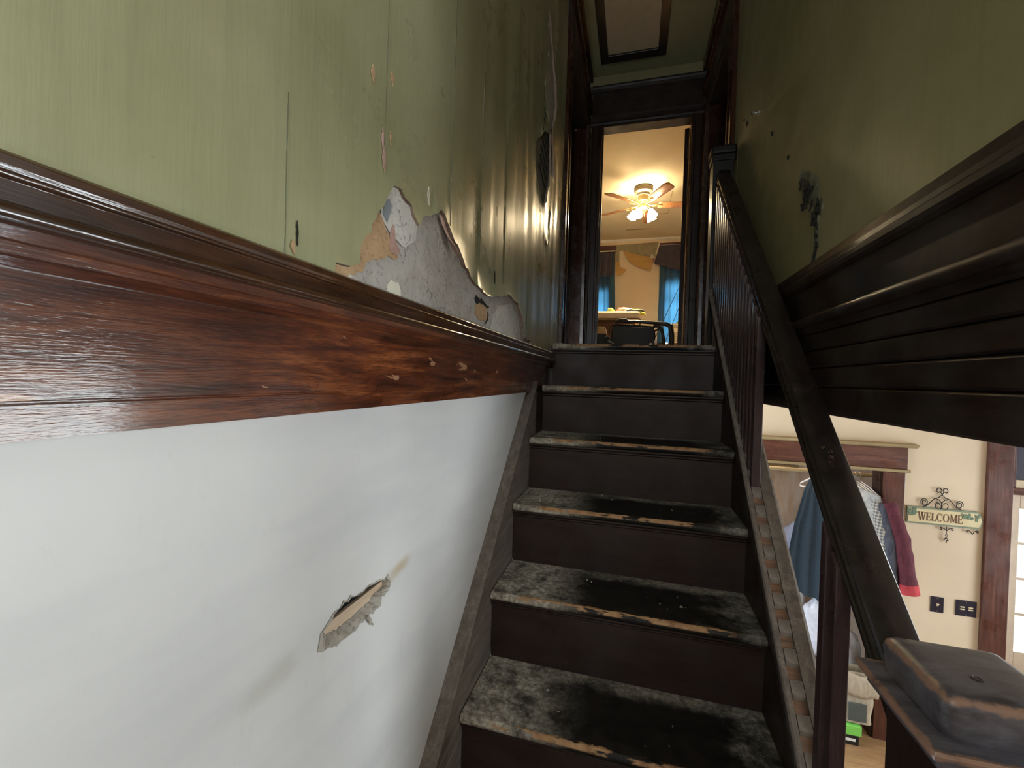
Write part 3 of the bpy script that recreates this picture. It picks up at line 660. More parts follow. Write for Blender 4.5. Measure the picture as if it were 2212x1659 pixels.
lf = part('door_leaf', MB().box(-0.036, 0.0, 0.0, 0.68, ZF + 0.01, DZ - 0.012), DARK_Z, d1, bevel=0.003, loc=(DX1 - 0.006, YE + 0.125, 0))
lf.rotation_euler = (0, 0, math.radians(-17))
for hz in (1.93, 1.62, 0.55):
    part('hinge', MB().box(-0.003, 0.008, -0.03, 0.006, hz - 0.045, hz + 0.045), BRONZE, lf, bevel=0.001)

def side_door(name, sx, x, ya, yb, label):
    """doorway in a side wall; sx=+1 wall face looks towards +x"""
    d = empty_struct(name, label=label); zt = 2.10
    pr = [(0, 0), (0.022, 0.0), (0.024, 0.006), (0.018, 0.014), (0.018, 0.10), (0.024, 0.108), (0.024, 0.122), (0.0, 0.125)]
    def cs(y0, sgn, z0, z1): return MB().prism([(x + sx * a, y0 + sgn * b) for a, b in pr], z0, z1, lambda a, b, t: (a, b, t))
    part('casing', cs(ya - 0.125, 1, ZF, zt + 0.01), RED_Z, d)
    part('casing', cs(min(yb + 0.10, YE - 0.03), -1, ZF, zt + 0.01) if yb + 0.125 > YE - 0.02 else cs(yb + 0.125, -1, ZF, zt + 0.01), RED_Z, d)
    q = x - sx * 0.14
    for yy, s in ((ya, -1), (yb, 1)):
        part('jamb', MB().box(min(x, q), max(x, q), min(yy, yy + s * 0.02), max(yy, yy + s * 0.02), ZF, zt), RED_Z, d, bevel=0.002)
        st = yy - s * 0.012
        part('door_stop', MB().box(min(x - sx * 0.05, x - sx * 0.085), max(x - sx * 0.05, x - sx * 0.085), min(yy, st), max(yy, st), ZF, zt), RED_Z, d, bevel=0.002)
    part('head_jamb', MB().box(min(x, q), max(x, q), ya, yb, zt, zt + 0.02), DARK_Y, d)
    part('head_board', MB().box(min(x, x + sx * 0.018), max(x, x + sx * 0.018), ya - 0.125, min(yb + 0.125, YE - 0.02), zt + 0.01, zt + 0.17), DARK_Y, d)
    part('head_cap', MB().prism([(0, zt + 0.17), (0.022, zt + 0.17), (0.036, zt + 0.19), (0.040, zt + 0.205), (0, zt + 0.208)], ya - 0.14, min(yb + 0.14, YE - 0.02), lambda a, b, t: (x + sx * a, t, b)), RED_Z, d)
    lx = x - sx * 0.10
    lf = part('door_leaf', MB().box(min(lx, lx - sx * 0.035), max(lx, lx - sx * 0.035), ya, yb, ZF + 0.008, zt), DARK_Z, d)
    return d
side_door('door_2', 1, XL, 2.685, 3.66, 'dark stained doorway in the left wall of the upper hall')
side_door('door_3', -1, XR, 2.72, 3.56, 'dark stained doorway in the right wall of the upper hall')
mb = MB(); mb.box(XL - 0.1, XL, 3.68, YE, ZF, ZC); mb.box(XL - 0.1, XL, 2.56, 3.68, 2.12, ZC); mb.box(XL - 0.1, XL, 2.56, 2.665, ZF, 2.12)
struct('wall_hall_left', mb, GREEN)
mb = MB(); mb.box(XR, XR + 0.1, 3.58, YE, ZF, ZC); mb.box(XR, XR + 0.1, 2.50, 3.58, 2.12, ZC); mb.box(XR, XR + 0.1, 2.50, 2.70, ZF, 2.12)
struct('wall_hall_right', mb, GREEN_R)
# ceilings
struct('ceiling', MB().box(XL - 0.1, 4.3, -1.2, YE + 0.1, ZC, ZC + 0.1), HALL_CEIL)
ht = thing('attic_hatch', 'tan attic hatch panel in dark frame on hall ceiling', 'hatch', (-0.087, 3.02, ZC))
part('panel', MB().box(-0.19, 0.19, -0.52, 0.52, -0.012, -0.001), HATCH, ht, bevel=0.003)
for (a, b, c, d) in [(-0.25, -0.19, -0.60, 0.60), (0.19, 0.25, -0.60, 0.60), (-0.19, 0.19, 0.52, 0.60), (-0.19, 0.19, -0.60, -0.52)]:
    part('frame_rail', MB().box(a, b, c, d, -0.024, -0.001), DARKTRIM, ht, bevel=0.003)
struct('trim_3', MB().box(XL, XL + 0.028, 2.9, YE, 2.555, ZC), RED_Z, bevel=0.004)
struct('trim_4', MB().box(XR - 0.028, XR, 2.9, YE, 2.50, ZC), RED_Z, bevel=0.004)

# ---- outer shell of the stair hall / entrance room
RX = 4.2
mb = MB(); WB = (-0.36, 0.42, 0.3, 1.7)
for (a, b, c, d) in [(XL - 0.1, WB[0], ZG, ZC), (WB[0], WB[1], ZG, WB[2]), (WB[0], WB[1], WB[3], ZC), (WB[1], RX + 0.1, ZG, ZC)]: mb.box(a, b, -1.2, -1.1, c, d)
struct('wall_behind', mb, TANWALL)
w5 = empty_struct('window_5', label='sash window on the wall behind the lower landing')
for (a, b, c, d) in [(WB[0], WB[0] + 0.05, WB[2], WB[3]), (WB[1] - 0.05, WB[1], WB[2], WB[3]), (WB[0] + 0.05, WB[1] - 0.05, WB[2], WB[2] + 0.05), (WB[0] + 0.05, WB[1] - 0.05, WB[3] - 0.05, WB[3]), (WB[0] + 0.05, WB[1] - 0.05, 0.98, 1.02)]:
    part('sash_bar', MB().box(a, b, -1.17, -1.13, c, d), WHITEPL, w5)
part('pane', MB().box(WB[0] + 0.05, WB[1] - 0.05, -1.152, -1.148, WB[2] + 0.05, 0.98), GLASS, w5)
part('pane', MB().box(WB[0] + 0.05, WB[1] - 0.05, -1.152, -1.148, 1.02, WB[3] - 0.05), GLASS, w5)
mb = MB()
W1 = (0.95, 3.30, -2.1, -0.20); W2 = (-0.98, 0.25, -0.6, 1.4)
def wall_x_with_holes(mb, x0, x1, ya, yb, za, zb_, holes):
    ys = sorted({ya, yb, *[h[0] for h in holes], *[h[1] for h in holes]}); zs = sorted({za, zb_, *[h[2] for h in holes], *[h[3] for h in holes]})
    for i in range(len(ys) - 1):
        for j in range(len(zs) - 1):
            c = ((ys[i] + ys[i + 1]) / 2, (zs[j] + zs[j + 1]) / 2)
            if any(h[0] < c[0] < h[1] and h[2] < c[1] < h[3] for h in holes): continue
            mb.box(x0, x1, ys[i], ys[i + 1], zs[j], zs[j + 1])
wall_x_with_holes(mb, RX, RX + 0.1, -1.1, 3.95, ZG, ZC, [W1, W2])
struct('wall_right', mb, TANWALL)
def sash_window(name, w, label):
    d = empty_struct(name, label=label); ya, yb, za, zb_ = w
    for (a, b, c, e) in [(ya - 0.11, ya, za - 0.11, zb_ + 0.11), (yb, yb + 0.11, za - 0.11, zb_ + 0.11), (ya, yb, zb_, zb_ + 0.11), (ya, yb, za - 0.11, za)]:
        part('casing', MB().box(RX - 0.022, RX, a, b, c, e), CLOSET_WOOD_Z, d, bevel=0.003)
    zm = (za + zb_) / 2
    for (a, b, c, e) in [(ya, ya + 0.05, za, zb_), (yb - 0.05, yb, za, zb_), (ya + 0.05, yb - 0.05, zb_ - 0.05, zb_), (ya + 0.05, yb - 0.05, za, za + 0.06), (ya + 0.05, yb - 0.05, zm - 0.025, zm + 0.025), ((ya + yb) / 2 - 0.02, (ya + yb) / 2 + 0.02, za + 0.06, zm - 0.025), ((ya + yb) / 2 - 0.02, (ya + yb) / 2 + 0.02, zm + 0.025, zb_ - 0.05)]:
        part('sash_bar', MB().box(RX + 0.03, RX + 0.07, a, b, c, e), WHITEPL, d)
    part('pane', MB().box(RX + 0.048, RX + 0.052, ya + 0.05, yb - 0.05, za + 0.06, zm - 0.025), GLASS, d)
    part('pane', MB().box(RX + 0.048, RX + 0.052, ya + 0.05, yb - 0.05, zm + 0.025, zb_ - 0.05), GLASS, d)
sash_window('window_3', W1, 'wide sash window in the side wall of the entrance room')
sash_window('window_4', W2, 'sash window lighting the stair hall')

# ---- entrance room back wall with closet opening and glazed front door
YW = 3.85
CX0, CX1, CZ = 0.72, 1.812, -0.60
EX0, EX1, EZ = 2.565, 3.36, -0.655
mb = MB()
for (a, b, c, d) in [(XL, CX0, ZG, -0.067), (CX0, CX1, CZ, -0.067), (CX1, EX0, ZG, -0.067), (EX0, EX1, -0.19, -0.067), (EX1, RX, ZG, -0.067)]:
    mb.box(a, b, YW, YW + 0.1, c, d)
struct('wall_entrance', mb, TANWALL)
mb = MB(); mb.box(CX0 - 0.3, CX1 + 0.35, 4.62, 4.68, ZG, -0.067); mb.box(CX0 - 0.35, CX0 - 0.3, YW + 0.1, 4.68, ZG, -0.067); mb.box(CX1 + 0.3, CX1 + 0.35, YW + 0.1, 4.62, ZG, -0.067); mb.box(CX0 - 0.35, CX1 + 0.35, YW + 0.1, 4.68, -0.067, 0.0)
struct('wall_closet', mb, CLOSETBACK)
d4 = empty_struct('door_4', label='red brown closet opening trim with ochre ledges')
part('head_board', MB().box(CX0 - 0.14, 1.955, YW - 0.022, YW, -0.575, -0.418), CLOSET_WOOD, d4, bevel=0.003)
part('head_cap', MB().prism([(0, -0.418), (-0.024, -0.418), (-0.05, -0.404), (-0.056, -0.392), (0, -0.386)], CX0 - 0.2, 2.005, lambda a, b, t: (t, YW + a, b)), GOLDTRIM, d4)
part('head_fillet', MB().box(CX0 - 0.16, 1.972, YW - 0.034, YW, -0.600, -0.577), GOLDTRIM, d4, bevel=0.006)
part('casing', MB().box(CX1, 1.945, YW - 0.02, YW, ZG, -0.602), CLOSET_WOOD_Z, d4, bevel=0.004)
part('casing', MB().box(CX0 - 0.13, CX0, YW - 0.02, YW, ZG, -0.602), CLOSET_WOOD_Z, d4, bevel=0.004)
part('jamb', MB().box(CX1 - 0.016, CX1, YW - 0.005, YW + 0.105, ZG, CZ), DARK_Z, d4)
part('jamb', MB().box(CX0, CX0 + 0.016, YW - 0.005, YW + 0.105, ZG, CZ), DARK_Z, d4)
d5 = empty_struct('door_5', label='glazed entrance door with bright panes and dark transom')
part('casing', MB().box(2.42, 2.565, YW - 0.024, YW, ZG, -0.075), CLOSET_WOOD_Z, d5, bevel=0.004)
part('casing', MB().box(3.36, 3.505, YW - 0.024, YW, ZG, -0.075), CLOSET_WOOD_Z, d5, bevel=0.004)
part('jamb', MB().box(2.565, 2.575, YW - 0.002, YW + 0.1, ZG, -0.19), WHITEPL, d5)
part('transom_bar', MB().box(2.575, 3.36, YW + 0.0, YW + 0.08, -0.700, EZ), CLOSET_WOOD, d5, bevel=0.004)
part('transom_panel', MB().box(2.60, 3.36, YW + 0.03, YW + 0.06, -0.60, -0.20), plain('dark_grey_transom', (0.07, 0.07, 0.10), 0.25), d5)
part('transom_frame', MB().box(2.575, 2.605, YW + 0.02, YW + 0.07, EZ, -0.20), CLOSET_WOOD_Z, d5, bevel=0.003)
part('transom_frame', MB().box(2.605, 3.36, YW + 0.02, YW + 0.07, EZ, -0.600), TANWALL, d5, bevel=0.003)
DOORPAINT = plain('ivory_door_paint', (0.58, 0.47, 0.36), 0.4)
leaf = part('door_leaf', MB().box(2.577, 2.640, YW + 0.03, YW + 0.07, ZG + 0.01, -0.705), DOORPAINT, d5, bevel=0.003)
part('rail', MB().box(2.640, 3.355, YW + 0.03, YW + 0.07, -0.80, -0.705), DOORPAINT, leaf, bevel=0.003)
part('rail', MB().box(2.640, 3.355, YW + 0.03, YW + 0.07, ZG + 0.01, -1.81), DOORPAINT, leaf, bevel=0.003)
part('stile', MB().box(3.295, 3.355, YW + 0.03, YW + 0.07, -1.81, -0.80), DOORPAINT, leaf)
pz = [-0.80, -1.045, -1.295, -1.545, -1.81]
for i in range(1, 4): part('muntin', MB().box(2.640, 3.295, YW + 0.035, YW + 0.065, pz[i] - 0.009, pz[i] + 0.009), DOORPAINT, leaf, bevel=0.002)
part('muntin', MB().box(2.96, 2.978, YW + 0.035, YW + 0.065, -1.81, -0.80), DOORPAINT, leaf, bevel=0.002)
for i in range(4):
    for (a, b) in ((2.640, 2.96), (2.978, 3.295)): part('pane', MB().box(a, b, YW + 0.048, YW + 0.052, pz[i + 1] + 0.009, pz[i] - 0.009), GLASS, leaf)
struct('ground', MB().box(-30, 40, 6, 40, ZG - 0.5, ZG - 0.45), GRASS)
struct('floor_porch', MB().box(1.9, 4.4, YW + 0.12, 5.9, ZG - 0.12, ZG - 0.03), PORCH)

# ---- bedroom shell
struct('ceiling_bedroom', MB().box(-2.3, 2.3, YE + 0.1, 8.5, 2.62, 2.7), CREAM_CEIL)
struct('wall_bedroom_left', MB().box(-2.3, -2.2, YE + 0.1, 8.5, ZF, 2.62), TANWALL)
struct('wall_bedroom_right', MB().box(2.2, 2.3, YE + 0.1, 8.5, ZF, 2.62), TANWALL)
YB = 8.30
BW = [(-1.35, -0.52), (0.52, 1.40)]
mb = MB(); BZ0, BZ1 = 0.70, 2.36
for (a, b) in [(-2.2, BW[0][0]), (BW[0][1], BW[1][0]), (BW[1][1], 2.2)]: mb.box(a, b, YB, YB + 0.1, ZF, 2.62)
for (a, b) in BW: mb.box(a, b, YB, YB + 0.1, ZF, BZ0); mb.box(a, b, YB, YB + 0.1, BZ1, 2.62)
struct('wall_bedroom_back', mb, TANWALL)
struct('trim_5', MB().prism([(0, 2.585), (-0.02, 2.585), (-0.045, 2.605), (-0.05, 2.62), (0, 2.62)], -2.2, 2.2, lambda a, b, t: (t, YB + a, b)), plain('white_cornice', (0.70, 0.68, 0.66), 0.4))
for i, (a, b) in enumerate(BW):
    w = empty_struct('window_%d' % (i + 1), label=('left' if i == 0 else 'right') + ' bedroom window behind blue curtains')
    part('head_casing', MB().box(a - 0.14, b + 0.14, YB - 0.022, YB, 2.40, 2.525), CLOSET_WOOD, w, bevel=0.003)
    for (p, q) in ((a - 0.12, a), (b, b + 0.12)): part('casing', MB().box(p, q, YB - 0.02, YB, 0.6, 2.40), CLOSET_WOOD_Z, w, bevel=0.003)
    part('sill', MB().box(a - 0.14, b + 0.14, YB - 0.05, YB + 0.02, 0.66, 0.70), CLOSET_WOOD, w, bevel=0.004)
    part('blind', MB().box(a, b, YB + 0.03, YB + 0.035, 1.66 if i == 0 else 1.78, BZ1), plain('dark_blind', (0.05, 0.055, 0.06), 0.8), w)
    part('sash_bar', MB().box(a, b, YB + 0.05, YB + 0.09, 1.50, 1.55), WHITEPL, w)
    part('pane', MB().box(a, b, YB + 0.068, YB + 0.072, BZ0, 1.50), GLASS, w)
    part('pane', MB().box(a, b, YB + 0.068, YB + 0.072, 1.55, BZ1), GLASS, w)
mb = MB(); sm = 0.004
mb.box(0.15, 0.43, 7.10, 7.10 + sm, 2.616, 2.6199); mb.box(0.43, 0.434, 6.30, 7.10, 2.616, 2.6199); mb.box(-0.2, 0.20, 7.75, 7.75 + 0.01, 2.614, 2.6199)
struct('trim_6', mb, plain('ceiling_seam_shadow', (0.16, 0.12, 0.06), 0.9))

# ================================================================ STAIRS
st = thing('staircase', 'steep dark wooden staircase with worn dusty treads climbing to the upper hall', 'staircase', (0, 0.6, -1.299))
def world(o):   # keep world coordinates under a parent that only has a location
    o.matrix_parent_inverse = Matrix.Translation(-o.parent.location); return o
SX0, SX1 = -0.402, 0.364
# tread: local y=0 at the nosing, z=0 on top
prof = [(0.26, 0.0), (0.008, 0.0)] + [(0.013 - 0.013 * sin(t), -0.013 + 0.013 * cos(t)) for t in [k * pi / 8 for k in range(1, 8)]] + [(0.013, -0.027), (0.26, -0.027)]
tm = MB().prism(prof, SX0, SX1, lambda a, b, t: (t, a, b)).mesh('tread', TREAD, 40)
sc = MB().prism([(0.025, -0.027), (0.010, -0.027), (0.010, -0.032), (0.014, -0.036), (0.018, -0.040), (0.018, -0.044), (0.021, -0.047), (0.025, -0.049)], SX0, SX1, lambda a, b, t: (t, a, b)).mesh('tread_moulding', DARK_X, 30)
rs = MB().box(SX0, SX1, 0.025, 0.043, -RISE, -0.027).mesh('riser', RISER)
for k in range(0, 7):
    loc = (0, Y0 - k * RUN, ZF - k * RISE)
    world(link('tread', tm, st, loc)); world(link('tread_moulding', sc, st, loc)); world(link('riser', rs, st, loc))
def incl(prof, y0, y1, c): return MB().prism(prof, y0, y1, lambda a, b, t: (a, t, c + MS * t + b))
CL = -1.712
world(part('wall_stringer', incl([(XL, 0.0), (-0.404, 0.0), (-0.401, -0.004), (-0.401, -0.018), (-0.405, -0.024), (-0.405, -0.36), (XL, -0.36)], 0.55, 1.86, CL), GREYED, st, bevel=0.001))
world(part('stringer_end', MB().prism([(1.86, -0.057), (2.42, -0.057), (2.42, -0.42), (1.86, -0.42)], XL, -0.4035, lambda a, b, t: (t, a, b)), DARK_Y, st))
CR = -1.725
world(part('outer_stringer', incl([(0.3625, -0.012), (0.3625, -0.030), (0.358, -0.036), (0.362, -0.048), (0.358, -0.060), (0.364, -0.072), (0.364, -0.40), (0.430, -0.40), (0.430, -0.012)], 0.62, 2.30, CR), DARK_Y, st))
world(part('spandrel_leak_blocker', MB().prism([(0.62, -2.6), (2.30, -2.6), (2.30, CR + MS * 2.30 - 0.40), (0.62, CR + MS * 0.62 - 0.40)], 0.40, 0.428, lambda a, b, t: (t, a, b)), DARK_Z, st))  # unseen panel added to stop light leaking under the stairs
world(part('top_riser_return', MB().box(SX1, XF - 0.002, 2.225, 2.33, -0.067, ZF - 0.027), DARK_X, st))

# ================================================================ RAILING
rl = thing('stair_railing', 'dark handrail on square balusters with missing spindles beside the stairs', 'railing', (0.40, 0.62, -0.95))
# shoe rail: groove with fillets between the spindle sockets
world(part('shoe_rail', incl([(0.3575, -0.014), (0.3575, -0.004), (0.361, 0.0), (0.372, 0.0), (0.372, -0.011), (0.402, -0.011), (0.402, 0.0), (0.434, 0.0), (0.441, -0.006), (0.441, -0.014)], 0.74, 2.42, CR), GREYED, rl))
BX, BS, SP = 0.387, 0.026, 0.049
cen = [1.548 + SP * i for i in range(18)]
sockets = [1.548 - SP * i for i in range(1, 15)]
two = [sockets[-4] - 0.0, sockets[-3] - 0.0]
near = [0.992, 0.945]
fm = incl([(0.3735, -0.011), (0.4005, -0.011), (0.4005, 0.0008), (0.3735, 0.0008)], -0.0115, 0.0115, 0).mesh('fillet', GREYED)
allc = sorted(cen + [s for s in sockets if s > 0.80])
for y in allc:
    o = link('fillet', fm, rl, (0, y + SP / 2, CR + MS * (y + SP / 2)), bevel=0.001); world(o)
for y in [s for s in sockets if s > 1.02]:
    mb = incl([(0.3735, -0.0109), (0.4005, -0.0109), (0.4005, -0.0095), (0.3735, -0.0095)], y - 0.0128, y + 0.0128, CR)
    world(part('socket_floor', mb, RAWWOOD, rl))
# handrail with moulded sides
CH = -1.141
hp = [(0.384, -0.055), (0.380, -0.050), (0.380, -0.040), (0.385, -0.036), (0.385, -0.031), (0.381, -0.027), (0.381, -0.018), (0.386, -0.014), (0.386, -0.010), (0.389, -0.004), (0.397, 0.0), (0.415, 0.0015), (0.437, 0.0), (0.446, -0.004), (0.450, -0.012), (0.450, -0.030), (0.446, -0.036), (0.446, -0.055)]
hr = incl(hp, 0.755, 2.46, CH)
world(part('handrail', hr, wood('dark_polished_handrail', (0.008, 0.005, 0.004), (0.016, 0.010, 0.009), (0.030, 0.018, 0.014), 'y', 0.27, 3, 0.12, 0.15, dust=0.05, spec=0.5, chipcol=(0.12, 0.07, 0.05)), rl, smooth=30))
def baluster(y):
    zb_ = CR + MS * y - 0.012; zt = CH + MS * y - 0.045
    w = BS / 2; k = 0.0
    mb = MB().prism([(BX - w, y - w), (BX + w, y - w), (BX + w, y + w), (BX - w, y + w)], 0, 1, lambda a, b, t: (a, b, (zb_ + MS * (b - y)) if t == 0 else (zt + MS * (b - y))))
    return mb
for y in cen + near:
    world(part('baluster', baluster(y), BALWOOD, rl, bevel=0.002))
# upper newel
NEWEL_UP = wood('unlit_dark_newel', (0.004, 0.003, 0.003), (0.008, 0.006, 0.005), (0.014, 0.010, 0.008), 'z', 0.4, 3, 0, 0.15, spec=0.3)  # unlit look of the upper post painted in as near black wood
nx, ny = 0.416, 2.52
un = world(part('newel_post', MB().box(nx - 0.050, nx + 0.050, ny - 0.05, ny + 0.05, 0.0, 1.19), NEWEL_UP, rl, bevel=0.004))
def child(o): o.matrix_parent_inverse = o.parent.matrix_basis.inverted() if False else Matrix.Identity(4); return o
part('cap', MB().box(nx - 0.062, nx + 0.062, ny - 0.062, ny + 0.062, 1.20, 1.245), NEWEL_UP, un, bevel=0.012)
part('collar', MB().box(nx - 0.056, nx + 0.056, ny - 0.056, ny + 0.056, 1.165, 1.20), NEWEL_UP, un, bevel=0.006)
# lower newel with a broad square cap
CXn, CYn = 0.4375, 0.700
ln = world(part('newel_post', MB().box(CXn - 0.062, CXn + 0.062, CYn - 0.062, CYn + 0.062, -1.62, -0.44), DARK_Z, rl, bevel=0.003, label='lower newel post with a scuffed square cap'))
w0, w1 = 0.0675, 0.0675
mb = MB()
lev = [(-0.413, 0.064), (-0.405, 0.066), (-0.392, 0.068), (-0.376, 0.0695), (-0.366, 0.0675), (-0.361, 0.0615), (-0.3585, 0.053)]
vs = []; K = 24
def rr(w, r=0.010):
    out = []
    for cx_, cy_, a0 in ((1, 1, 0), (-1, 1, 90), (-1, -1, 180), (1, -1, 270)):
        for i in range(6):
            a = math.radians(a0 + i * 18); out.append((cx_ * (w - r) + r * cos(a), cy_ * (w - r) + r * sin(a)))
    return out
for z, w in lev:
    for a, b in rr(w): vs.append((CXn + a + 0.0012 * noise.noise(Vector((a * 60, b * 60, z * 40))), CYn + b + 0.0012 * noise.noise(Vector((a * 60, b * 60, z * 40 + 9))), z))
fs = [(j * K + i, j * K + (i + 1) % K, (j + 1) * K + (i + 1) % K, (j + 1) * K + i) for j in range(len(lev) - 1) for i in range(K)]
mb.add(vs, fs)
# domed top as a fine grid fan
top0 = (len(lev) - 1) * K; rings2 = [[top0 + i for i in range(K)]]
for s in (0.75, 0.5, 0.25):
    b0 = len(mb.v)
    for a, b in rr(lev[-1][1] * s, 0.010 * s): mb.v.append((CXn + a, CYn + b, -0.3585 + 0.0012 * (1 - s)))
    rings2.append(list(range(b0, b0 + K)))
for q in range(3):
    for i in range(K): mb.f.append([rings2[q][i], rings2[q][(i + 1) % K], rings2[q + 1][(i + 1) % K], rings2[q + 1][i]]); mb.mi.append(0)
mb.f.append(rings2[3]); mb.mi.append(0)
part('cap', mb, NEWEL, ln, smooth=45)
lvc = [(-0.452, 0.066), (-0.446, 0.074), (-0.440, 0.080), (-0.434, 0.080), (-0.430, 0.085), (-0.424, 0.090), (-0.418, 0.092), (-0.414, 0.090), (-0.413, 0.060)]
mb = MB(); vs = []
for z, w in lvc:
    for a, b in rr(w, 0.004): vs.append((CXn + a, CYn + b, z))
mb.add(vs, [(j * K + i, j * K + (i + 1) % K, (j + 1) * K + (i + 1) % K, (j + 1) * K + i) for j in range(len(lvc) - 1) for i in range(K)])
part('collar', mb, NEWELC, ln, smooth=25)
mb = MB(); mb.lathe([(0.0065, 0.0), (0.0065, 0.0012), (0.0045, 0.0016), (0.004, 0.0004)], 14, Matrix.Translation((CXn - 0.010, CYn - 0.022, -0.3583)))
part('plugged_nail_hole', mb, DARKTRIM, ln, smooth=40)

# plaster crumbs on the treads
mb = MB(); rn = random.Random(12)
for k in range(1, 6):
    for i in range(46 if k > 1 else 16):
        x = SX0 + abs(rn.gauss(0, 0.10)) + 0.008 if rn.random() < 0.72 else rn.uniform(SX0 + 0.02, SX1 - 0.02)
        if x > SX1 - 0.02: continue
        y = Y0 - k * RUN + rn.uniform(0.03, 0.245); z = ZF - k * RISE
        r = rn.choice([0.0012, 0.0016, 0.002, 0.0028, 0.0045]) * rn.uniform(0.7, 1.3)
        mb.add([(x + r * rn.uniform(-1, 1) * (1 + 0.6 * (i % 2)), y + r * rn.uniform(-1, 1), z + (0 if j < 3 else r * rn.uniform(0.6, 1.2))) for j in range(5)], [(0, 1, 3), (1, 2, 4), (2, 0, 3), (3, 1, 4), (4, 2, 3), (0, 2, 1)])
for i in range(60):
    x = SX0 + rn.uniform(0, 0.05); y = 2.2 + rn.uniform(0.0, 0.06); r = rn.uniform(0.002, 0.006)
    mb.add([(x + r * rn.uniform(-1, 1), y + r * rn.uniform(-1, 1), ZF + (0 if j < 3 else r * rn.uniform(0.6, 1.8))) for j in range(5)], [(0, 1, 3), (1, 2, 4), (2, 0, 3), (3, 1, 4), (4, 2, 3), (0, 2, 1)])
tag(part('plaster_crumbs', mb, CRUMB, None), 'pale crumbs of fallen plaster scattered on the stair treads', 'debris', kind='stuff')

# ================================================================ BEDROOM THINGS
FX, FY, FZ = 0.05, 6.10, 2.38
fan = thing('ceiling_fan', 'five bladed brown ceiling fan with four lit glass shades in the bedroom', 'ceiling fan', (FX, FY, FZ))
mb = MB(); mb.lathe([(0.02, 0.24), (0.115, 0.238), (0.125, 0.205), (0.118, 0.17), (0.10, 0.155), (0.085, 0.15), (0.085, 0.12), (0.02, 0.118)], 28); part('ceiling_canopy', mb, BRONZE, fan, smooth=35)
mb = MB(); mb.lathe([(0.02, 0.125), (0.070, 0.12), (0.072, 0.05), (0.060, 0.035), (0.055, 0.01), (0.030, 0.0)], 28); part('motor_housing', mb, BRASS, fan, smooth=35)
mb = MB(); mb.lathe([(0.01, 0.005), (0.05, 0.0), (0.055, -0.03), (0.040, -0.055), (0.020, -0.07), (0.022, -0.09), (0.008, -0.11)], 24); part('light_fitter', mb, BRASS, fan, smooth=35)
bl = MB()
def bladept(u, v):
    r = 0.20 + 0.46 * u; w = (0.055 + 0.018 * u) * (1 - 0.55 * max(0, (u - 0.88) / 0.12) ** 2) * (1 if u > 0.05 else 0.75)
    y = (v - 0.5) * 2 * w; return (r, y, -0.016 * 2 * (v - 0.5))
bl.grid(16, 4, bladept); bmesh_ = bl.mesh('fan_blade', BLADE, 60)
im = MB(); im.tube([(0.05, 0, 0.02), (0.10, 0.0, 0.0), (0.15, 0.03, -0.004), (0.20, 0.035, 0.004), (0.24, 0.02, 0.0), (0.25, 0, 0.0), (0.24, -0.02, -0.004), (0.20, -0.035, -0.006), (0.15, -0.03, -0.006), (0.10, 0, 0.0)], 0.006, 6)
im.tube([(0.14, 0.02, 0), (0.18, 0.0, -0.002), (0.14, -0.02, 0), (0.11, 0, 0)], 0.005, 6, closed=True)
iron = im.mesh('blade_iron', BRASS, 50)
for k in range(5):
    a = math.radians(-62 + 72 * k)
    b = link('fan_blade', bmesh_, fan, solid=0.007); b.rotation_euler = (0, 0, a)
    i_ = link('blade_iron', iron, b, (0, 0, -0.006))
shp = [(0.022, 0.0), (0.030, -0.010), (0.040, -0.035), (0.046, -0.065), (0.052, -0.09), (0.062, -0.108)]
for k, ang in enumerate((200, 245, 330, 285 + 110)):
    a = math.radians(ang); e = Vector((cos(a), sin(a), 0))
    p0 = Vector((0, 0, -0.03)); p1 = e * 0.06 + Vector((0, 0, -0.03)); p2 = e * 0.10 + Vector((0, 0, -0.055)); p3 = e * 0.105 + Vector((0, 0, -0.085))
    part('lamp_arm', MB().tube([p0 + e * 0.03, p1, p2, p3], 0.007, 8), BRASS, fan, smooth=50)
    Mx = Matrix.Translation(e * 0.108 + Vector((0, 0, -0.085))) @ Matrix.Rotation(math.radians(-24), 4, Vector((-e.y, e.x, 0)))
    mb = MB(); mb.lathe(shp, 20, Mx, caps=False); s_ = part('lamp_shade', mb, LAMP, fan, smooth=60)
    part('bulb', MB().lathe([(0.008, -0.01), (0.022, -0.045), (0.020, -0.065), (0.006, -0.078)], 12, Mx), BULB, s_, smooth=60)
for x in (-0.012, 0.016): part('pull_chain', MB().tube([(x, -0.02, -0.10), (x * 1.3, -0.02, -0.16)], 0.003, 5), BRASS, fan)

def curtain(name, x0, x1, y, zt, zb_, folds, label, mat, amp=0.022, taper=0.0, ph=0):
    mb = MB()
    def f(u, v):
        x = x0 + (x1 - x0) * u; x += taper * (v) * (1 if u > 0.5 else 0) * (u - 0.5) * 2
        return (x + 0.008 * sin(u * folds * 2.1 + v * 3), y + amp * (0.55 + 0.45 * v) * sin(u * folds * 2 * pi + ph) + 0.008 * sin(v * 5 + u * 9), zt + (zb_ - zt) * v)
    mb.grid(90, 22, f)
    return f, mb
c1 = thing('curtain', 'dark blue curtain on white rod at the left bedroom window', 'curtain', (-0.8, YB - 0.10, 0.72), group=None)
f, mb = curtain('c', -1.40, -0.42, YB - 0.09, 2.37, 0.72, 9, '', CURTAIN, taper=0.08); o = part('panel', mb, CURTAIN, c1, smooth=80); o.matrix_parent_inverse = Matrix.Translation(-c1.location)
o = part('rod', MB().tube([(-1.45, YB - 0.09, 2.40), (-0.39, YB - 0.09, 2.40)], 0.011, 8), WHITEPL, c1, smooth=50); o.matrix_parent_inverse = Matrix.Translation(-c1.location)
f, mb = curtain('c', -1.40, -0.43, YB - 0.125, 2.36, 1.93, 8, '', VALANCE, amp=0.014)
